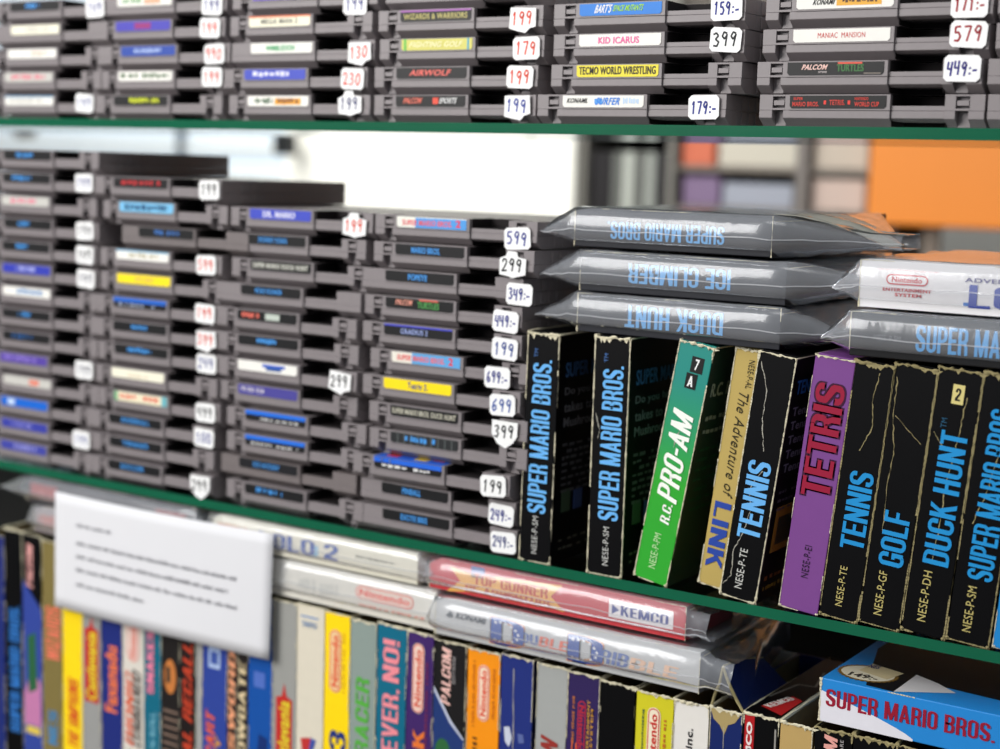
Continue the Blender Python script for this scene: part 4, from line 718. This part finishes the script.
bt('yellow box with red oval logo and dark blue 3', -246.8, -225.8, (255, 215, 10), [('logo', 'pill', 4, 14, Hs(-114), Hs(-71), (225, 70, 40), (235, 200, 150)), ('small_print', 'b', 15, 17.5, Hs(-114), Hs(-72), (225, 175, 30), 18), ('title', 't', '3', 5, 19, Hs(-154), Hs(-140), (30, 50, 120), .14), ('title', 't', 'MARIO', 5, 17, Hs(-220), Hs(-160), (30, 50, 120), .14)], side=(190, 150, 30), top=-60)
bt('grey green RAD RACER box with bright green lettering', -225, -203.8, (138, 152, 146), [('title', 't', 'RAD RACER', 5, 16, Hs(-190), Hs(-99), (86, 172, 66), .06, .1)], side=(96, 108, 110), rim=1.2, top=-61)
bt('teal box with large pink lettering, left of the purple box', -202.8, -179.4, (8, 102, 130), [('title', 't', 'EVER,', 5, 18, Hs(-144), Hs(-101), (236, 140, 150), .1), ('title', 't', 'NO!', 5, 18, Hs(-97), Hs(-69), (236, 140, 150), .12)], side=(6, 66, 92), rim=1.2, top=-59.5)
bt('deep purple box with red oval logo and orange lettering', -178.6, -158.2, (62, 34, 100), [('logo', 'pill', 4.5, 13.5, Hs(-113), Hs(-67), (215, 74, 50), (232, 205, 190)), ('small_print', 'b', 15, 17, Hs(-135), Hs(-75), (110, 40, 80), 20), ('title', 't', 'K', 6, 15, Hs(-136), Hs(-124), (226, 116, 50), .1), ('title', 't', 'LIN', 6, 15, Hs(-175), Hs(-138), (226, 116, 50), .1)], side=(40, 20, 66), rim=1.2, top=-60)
bt('black and blue PALCOM box beside the orange box', -157.2, -132.8, (20, 18, 20), [('artwork', 'g', [(0, 1), (24, 1), (24, Hs(-122)), (14, Hs(-112)), (0, Hs(-92))], (30, 54, 112)), ('artwork', 'g', [(0, Hs(-92)), (14, Hs(-112)), (24, Hs(-122)), (24, Hs(-123.5)), (13, Hs(-114)), (0, Hs(-95))], (190, 195, 215)), ('artwork', 'g', [(8+6*math.cos(a), Hs(-134)+9*math.sin(a)) for a in [i*math.pi/6 for i in range(12)]], (44, 100, 56)), ('maker_logo', 't', 'PALCOM', 6, 13, Hs(-102), Hs(-66), (236, 190, 180), .1, .2), ('maker_logo', 't', 'SOFTWARE', 14, 16.5, Hs(-88), Hs(-70), (170, 165, 165), .02)], rim=1.0, top=-61.5)
bt('bright orange box with red oval Nintendo logo', -131.4, -107.6, (244, 146, 14), [('logo', 'pill', 8, 16.5, Hs(-107), Hs(-71), (222, 66, 36), (240, 215, 190)), ('small_print', 'b', 3.5, 6, Hs(-112), Hs(-69), (200, 110, 20), 26), ('small_print', 'b', 18.5, 21, Hs(-104), Hs(-71), (200, 110, 20), 22), ('small_print', 'b', 4, 9, Hs(-200), Hs(-118), (90, 50, 20), 40)], side=(190, 105, 20), rim=1.1, top=-62)
bt('plain navy box with white scuff, right of the orange box', -106.4, -83.6, (30, 46, 120), [('scuff', 'g', [(3, Hs(-107)), (7, Hs(-106)), (9, Hs(-113)), (7, Hs(-119)), (4, Hs(-116))], (200, 205, 220)), ('scuff', 'g', [(13, Hs(-109)), (17, Hs(-109)), (18, Hs(-114)), (14, Hs(-115))], (90, 104, 160))], side=(14, 20, 60), rim=1.0, top=-61, creases=[[(9, 170), (10, 120), (9, 60)]])
bt('plain silver grey box with open top, right of the navy box', -80.4, -59.4, (162, 164, 162), [('title', 't', 'BATMAN', 4, 16, Hs(-160), Hs(-107), (150, 50, 44), .08, .3)], side=(96, 98, 98), rim=1.0, top=-61.5)
bt('dark purple box with red logo and gold small print', -58.8, -37, (46, 32, 84), [('logo', 'pill', 7, 13.5, Hs(-113), Hs(-78), (180, 40, 56), (46, 32, 84), 'Nintendo', True), ('small_print', 't', 'ENTERTAINMENT', 14, 15.8, Hs(-116), Hs(-77), (206, 150, 50), .03), ('small_print', 't', 'SYSTEM', 16.6, 18.2, Hs(-106), Hs(-82), (206, 150, 50), .03), ('small_print', 'b', 3.5, 5.5, Hs(-108), Hs(-76), (170, 100, 60), 18), ('title', 't', 'F', 4, 10, Hs(-122), Hs(-104), (222, 100, 50), .14), ('title', 't', 'II', 12, 18, Hs(-116), Hs(-109), (226, 190, 140), .1)], rim=1.0, top=-62, wear=(.9, .7))
bt('plain black box in bottom row between purple and yellow boxes', -36.2, -13.6, 'black_gloss', [('small_print', 't', 'for use with', 6, 8.5, Hs(-140), Hs(-118), (150, 150, 155), .0), ('small_print', 't', 'Nintendo Inc.', 11, 14, Hs(-140), Hs(-112), (150, 150, 155), .0)], rim=1.4, top=-63)
bt('yellow green box with red oval Nintendo logo', -12.2, 11.7, (208, 200, 36), [('logo', 'pill', 7.5, 16, Hs(-114), Hs(-72), (200, 50, 40), (238, 225, 200)), ('small_print', 'b', 18, 20, Hs(-128), Hs(-76), (190, 110, 40), 22), ('small_print', 'b', 4, 5.4, Hs(-120), Hs(-74), (70, 100, 60), 26)], side=(120, 110, 40), rim=1.2, top=-64)
bt('white box with small black lettering ending laboratory, inc.', 12.4, 34, (226, 222, 216), [('maker_logo', 't', 'elf laboratory, inc.', 8, 13.5, Hs(-146), Hs(-79), (30, 30, 32), .03)], side=(120, 116, 108), rim=1.2, top=-64)
bt('navy box with torn open flap, left of the black KEMCO box', 35, 54.4, (14, 34, 96), [('torn_paper', 'g', [(0, Hs(-64)), (19, Hs(-64)), (15, Hs(-70)), (11, Hs(-72)), (9, Hs(-78)), (6, Hs(-73)), (2, Hs(-70))], (170, 150, 100))], side=(14, 34, 96), rim=1.6, top=-63.5, creases=[[(9, 166), (8, 140), (5, 110)]])
bt('black box with red KEMCO strip and grey outline', 55.4, 76.4, 'black_gloss', [('maker_logo', 'r', .8, 6.5, Hs(-130), Hs(-63), (176, 24, 30)), ('maker_logo', 't', 'KEMCO', 2, 5.4, Hs(-98), Hs(-67), (236, 226, 222), .1), ('artwork', 'g', [(7, Hs(-96)), (20, Hs(-92)), (20, Hs(-94)), (7, Hs(-99))], (150, 146, 140)), ('artwork', 'g', [(18.6, Hs(-68)), (19.6, Hs(-68)), (20, Hs(-93)), (19, Hs(-93))], (150, 146, 140))], rim=1.2, top=-62)
bt('plain tan box with open torn top', 77.4, 96.0, (186, 156, 98), [('title', 't', 'A', 11, 16, Hs(-110), Hs(-96), (60, 50, 40), .08)], side=(150, 120, 70), rim=1.6, top=-62.5)
bt('black PALCOM box under the blue SUPER MARIO BROS. box', 97.4, 118.4, 'black_gloss', [('maker_logo', 't', 'PALCOM', 5.5, 13, Hs(-104), Hs(-64.5), (226, 160, 150), .1, .2), ('maker_logo', 't', 'SOFTWARE', 14.5, 16.5, Hs(-84), Hs(-65), (170, 165, 165), .02)], rim=1.5, wm='wear_dim', top=-61)
bt('worn black box under the blue box, at the bottom photo edge', 119.2, 142, 'black_gloss', [], rim=2.2, wm='wear_dim', top=-60.5)
bt('worn black box beneath the right end of blue box', 143, 166, 'black_gloss', [], rim=1.5, wm='wear_dim', top=-60.5)
# torn flap of the navy box and red strip on the KEMCO box top
fl = MB()

fl.add([(40, 3, -40), (54.5, 1, -63.5), (54.5, 62, -62.5), (46, 44, -44), (42, 20, -39.6)], [(0, 1, 2, 3, 4)], (10, 24, 74))
P = [(40, 2.6, -40), (44, 2, -48), (49, 1.6, -56), (54.5, 1, -63)]; fl.tube(P, [.8, .9, 1.0, .8], 'wear_dim', 6)
P = [(40, 2.6, -40), (38.6, 2.4, -50), (36, 2, -57), (35, 1, -63)]; fl.tube(P, [.8, .9, 1.0, .8], 'wear_dim', 6)
P = [(40, 3, -39.8), (42, 20, -39.4), (46, 44, -43.8)]; fl.tube(P, [.6, .5, .4], 'wear_dim', 6)
o_torn = fl
for ob in list(bpy.data.objects):
    if ob.get('label', '').startswith('navy box with torn'):
        o = fl.build('torn_flap', ob); o.matrix_parent_inverse = Matrix.Translation(-ob.location)
    if ob.get('label', '').startswith('black box with red KEMCO'):
        kf = MB(); kf.box(55.6, 76.2, 1, 118, -62, -61.2, 'black_gloss')
        kf.add([(60, 12, -60.9), (75.6, 4, -60.9), (75.6, 34, -60.9), (68, 38, -60.9)], [(0, 1, 2, 3)], (170, 26, 30))
        kf2 = MB(); put(kf2, 'KEMCO', (66, 12, -60.6), (.25, .97, 0), (-.97, .25, 0), 22, 5.5, (232, 222, 215), .1)
        kf.ribbon([(57, 30, -60.9), (62, 60, -60.9), (72, 62, -60.9), (66, 90, -60.9)], [1.5]*4, Z_, (120, 118, 112))
        o = kf.build('closed_lid', ob); o.matrix_parent_inverse = Matrix.Translation(-ob.location)
        o2 = kf2.build('lid_lettering', o)
# ------------------------------------------------------------------ paper note
t = thing('paper_note', (-504, -6, -14.5), (0, 0, 0), 'white printed paper note hanging in front of the bottom row boxes', 'paper note')
mb = MB(); nx, nz = 24, 10; v = []
for j in range(nz+1):
    for i in range(nx+1):
        u = i/nx; q = j/nz; v.append((u*(216-2*q), -1.6*math.sin(u*math.pi)*(.4+q)-1.0*q, -(87.5)*q - 1.0*math.sin(u*math.pi)*(1-q)+1.2*u))
f = [(j*(nx+1)+i, (j+1)*(nx+1)+i, (j+1)*(nx+1)+i+1, j*(nx+1)+i+1) for j in range(nz) for i in range(nx)]
mb.add(v, f, 'paper'); mb.smooth = True; pg = mb.build('sheet', t)
so = pg.modifiers.new('thickness', 'SOLIDIFY'); so.thickness = .2*S
def ny(x, z):
    u = x/216; q = -z/87.5; return -1.6*math.sin(u*math.pi)*(.4+q)-1.0*q-.45
tx = MB(); rn = random.Random(8)
for (x0, x1, z) in ((24, 62, -23), (24, 184, -36.5), (24, 176, -46.5), (24, 184, -56.5), (24, 96, -67.5)):
    x = x0
    while x < x1:
        wl = rn.uniform(5, 15); e = min(x+wl, x1); c = x
        while c < e:
            h = rn.choice([2.0, 2.0, 2.9]); a = c+.95
            tx.face([(c, ny(c, z), z), (a, ny(a, z), z), (a, ny(a, z), z+h), (c, ny(c, z), z+h)], (150, 150, 155)); c += 1.5
        x = e+2.2
tx.build('printed_text', t)
for cx in (6, 208):
    pass
# ------------------------------------------------------------------ blurred shop behind
def cabinet():
    t = thing('white_cabinet', (-1255, 1500, -1200), label='tall white cabinet with a door seam, blurred behind the cartridges', cat='cabinet')
    mb = MB(); mb.box(-345, 295, 8, 420, 0, 2100, 'white_lacquer'); mb.build('body', t)
    for a, b in ((-343, 205), (209, 294)):
        d = MB(); d.box(a, b, -12, 7.5, 8, 2092, 'white_lacquer'); do = bevel(d.build('door', t), 3, 2)
        h = MB(); h.tube([(b-26 if a < 0 else a+18, -26, 900), (b-26 if a < 0 else a+18, -26, 1040)], [5, 5], 'steel', 10); h.build('handle', do)
cabinet()
# bright shop window on the far left
mat('pale_blue', (215, 228, 240), .4, .04, 5)
mb = MB(); mb.box(-3600, -1750, 2000, 2030, -700, 700, 'pale_blue'); t = mb.build('window_panel'); tag(t, 'pale blue glossy display panel, blurred at far left', 'panel')
fr = MB()
for z in (196, 262, 330): fr.box(-3600, -1750, 1990, 2000, z, z+9, 'white_lacquer')
fr.box(-2388, -2368, 1985, 2000, -700, 700, (90, 100, 112)); fr.build('mullion', t)
def lamp(x, y, z, label, r):
    t = thing('small_speaker', (x, y, z), label=label, cat='speaker')
    mb = MB()
    mb.smooth = False
    mb.tube([(0, 0, 0), (0, 60, 0)], [r, r], 'cart_dark', 24); mb.build('case', t)
    q = MB(); q.tube([(0, -6, 0), (0, 0, 0)], [r*.6, r*.75], (50, 52, 60), 20); q.build('front_cone', t)
    q = MB(); q.box(-6, 6, 20, 32, -r-40, -r+4, 'cart_dark'); q.build('bracket', t)
t = thing('security_camera', (-2330, 1480, 286), label='dark rounded object blurred at far left below the upper shelf', cat='security camera')
mb = MB(); mb.tube([(-30, 0, 0), (-20, 0, 0), (20, 0, 0), (30, 0, 0)], [10, 17, 17, 10], (22, 24, 34), 20); mb.smooth = True; mb.build('case', t)
mb = MB(); mb.tube([(0, 0, 10), (0, 0, 400)], [4, 4], (200, 205, 212), 10); mb.build('hanging_rod', t)
t = thing('black_clip', (-1560, 1430, 246), label='small black square object blurred in front of the white cabinet', cat='clip')
mb = MB(); mb.box(-20, 20, 0, 25, 0, 42, (26, 28, 30)); bevel(mb.build('body', t), 4, 2)
mb = MB(); mb.box(-6, 6, 5, 15, 42, 320, (215, 218, 222)); mb.build('strap', t)
# dark display shelf with cases
t = thing('dark_shelf_unit', (-960, 1500, -1200), label='dark grey shelf unit blurred right of the white cabinet', cat='shelf unit')
mb = MB(); mb.box(2, 180, 300, 320, 0, 1950, (70, 68, 66)); mb.build('back', t)
for xx in (2, 168): mb = MB(); mb.box(xx, xx+12, 0, 300, 0, 1950, (120, 118, 112)); mb.build('side_panel', t)
for zz in (300, 700, 1060, 1335, 1493, 1700): mb = MB(); mb.box(14, 168, 10, 300, zz, zz+14, (128, 128, 122)); mb.build('shelf_board', t)
rb = random.Random(4); names = {}
COLN = [((36, 34, 36), 'black'), ((96, 98, 94), 'charcoal'), ((176, 180, 172), 'pale grey'), ((146, 150, 144), 'grey')]
for zz, sname in ((1349, 'lower'), (1507, 'upper')):
    x = -942
    pat = [0, 0, 1, 2, 1, 3, 0] if sname == 'lower' else [0, 1, 3, 2, 3, 1, 2]
    for i, pi_ in enumerate(pat):
        cc, cn = COLN[pi_]; hh = 118
        mb = MB(); mb.box(x, x+19, 1512, 1650, zz-1200, zz-1200+hh, cc)
        o = mb.build('disc_case')
        tag(o, '%s upright case, %s from left in the dark shelf\'s %s row' % (cn, ['first', 'second', 'third', 'fourth', 'fifth', 'sixth', 'seventh'][i], sname), 'disc case', 'blurred cases in the dark shelf unit')
        bevel(o, 1.5); x += 20.5
# game shelf with lying boxes
t = thing('display_rack', (-780, 1500, -1200), label='blurred beige display rack of game boxes in the background', cat='rack')
mb = MB(); mb.box(0, 330, 300, 320, 0, 1950, (120, 112, 104)); mb.build('back', t)
for zz in (300, 700, 1060, 1325, 1376, 1440, 1520, 1700): mb = MB(); mb.box(0, 330, 10, 300, zz, zz+8, (126, 118, 110)); mb.build('shelf_board', t)
for xx in (210,): mb = MB(); mb.box(xx, xx+20, 0, 300, 0, 1950, (112, 106, 102)); mb.build('divider', t)
BG = [(-770, -705, 133, 168, (190, 96, 78), 'orange red'), (-698, -578, 133, 170, (128, 136, 150), 'blue grey'), (-770, -704, 184, 230, (120, 100, 130), 'violet'), (-698, -578, 184, 222, (150, 154, 166), 'pale grey'),
      (-774, -716, 248, 290, (196, 104, 76), 'orange'), (-708, -574, 248, 290, (190, 184, 170), 'cream white'), (-546, -460, 248, 290, (184, 172, 158), 'white'), (-546, -462, 184, 232, (190, 170, 160), 'pinkish beige'),
      (-546, -462, 133, 168, (180, 140, 120), 'brown'), (-772, -712, 328, 378, (190, 150, 170), 'mauve'), (-704, -576, 328, 380, (170, 176, 190), 'blue'), (-546, -460, 328, 382, (165, 140, 120), 'tan')]
for (a, b, c, d_, col, cn) in BG:
    mb = MB(); mb.box(a, b, 1514, 1660, c, d_, col); o = mb.build('game_carton')
    row = 'bottom' if c < 150 else 'second' if c < 200 else 'third' if c < 300 else 'top'
    tag(o, '%s blurred game carton on the beige rack, %s row, %s side' % (cn, row, 'right' if a > -560 else 'left' if b < -700 else 'middle'), 'game carton', 'blurred cartons on the beige rack'); bevel(o, 2)
t = thing('orange_sign', (-60, 1480, 168), label='large orange sign board blurred in the background at right', cat='sign')
mb = MB(); mb.box(-385, 520, 0, 40, 0, 520, 'orange_paint'); bevel(mb.build('board', t), 4, 2)
for xx in (-300, 300): mb = MB(); mb.box(xx-12, xx+12, 42, 60, -1368, 500, (130, 120, 110)); mb.build('leg', t)
t = thing('sales_counter', (-60, 1300, -1200), label='beige sales counter blurred below the orange sign', cat='counter')
mb = MB(); mb.box(-380, 760, 0, 170, 0, 1270, (150, 138, 122)); mb.build('front', t)
mb = MB(); mb.box(-390, 780, -15, 178, 1270, 1300, (176, 160, 136)); bevel(mb.build('counter_top', t), 3, 2)
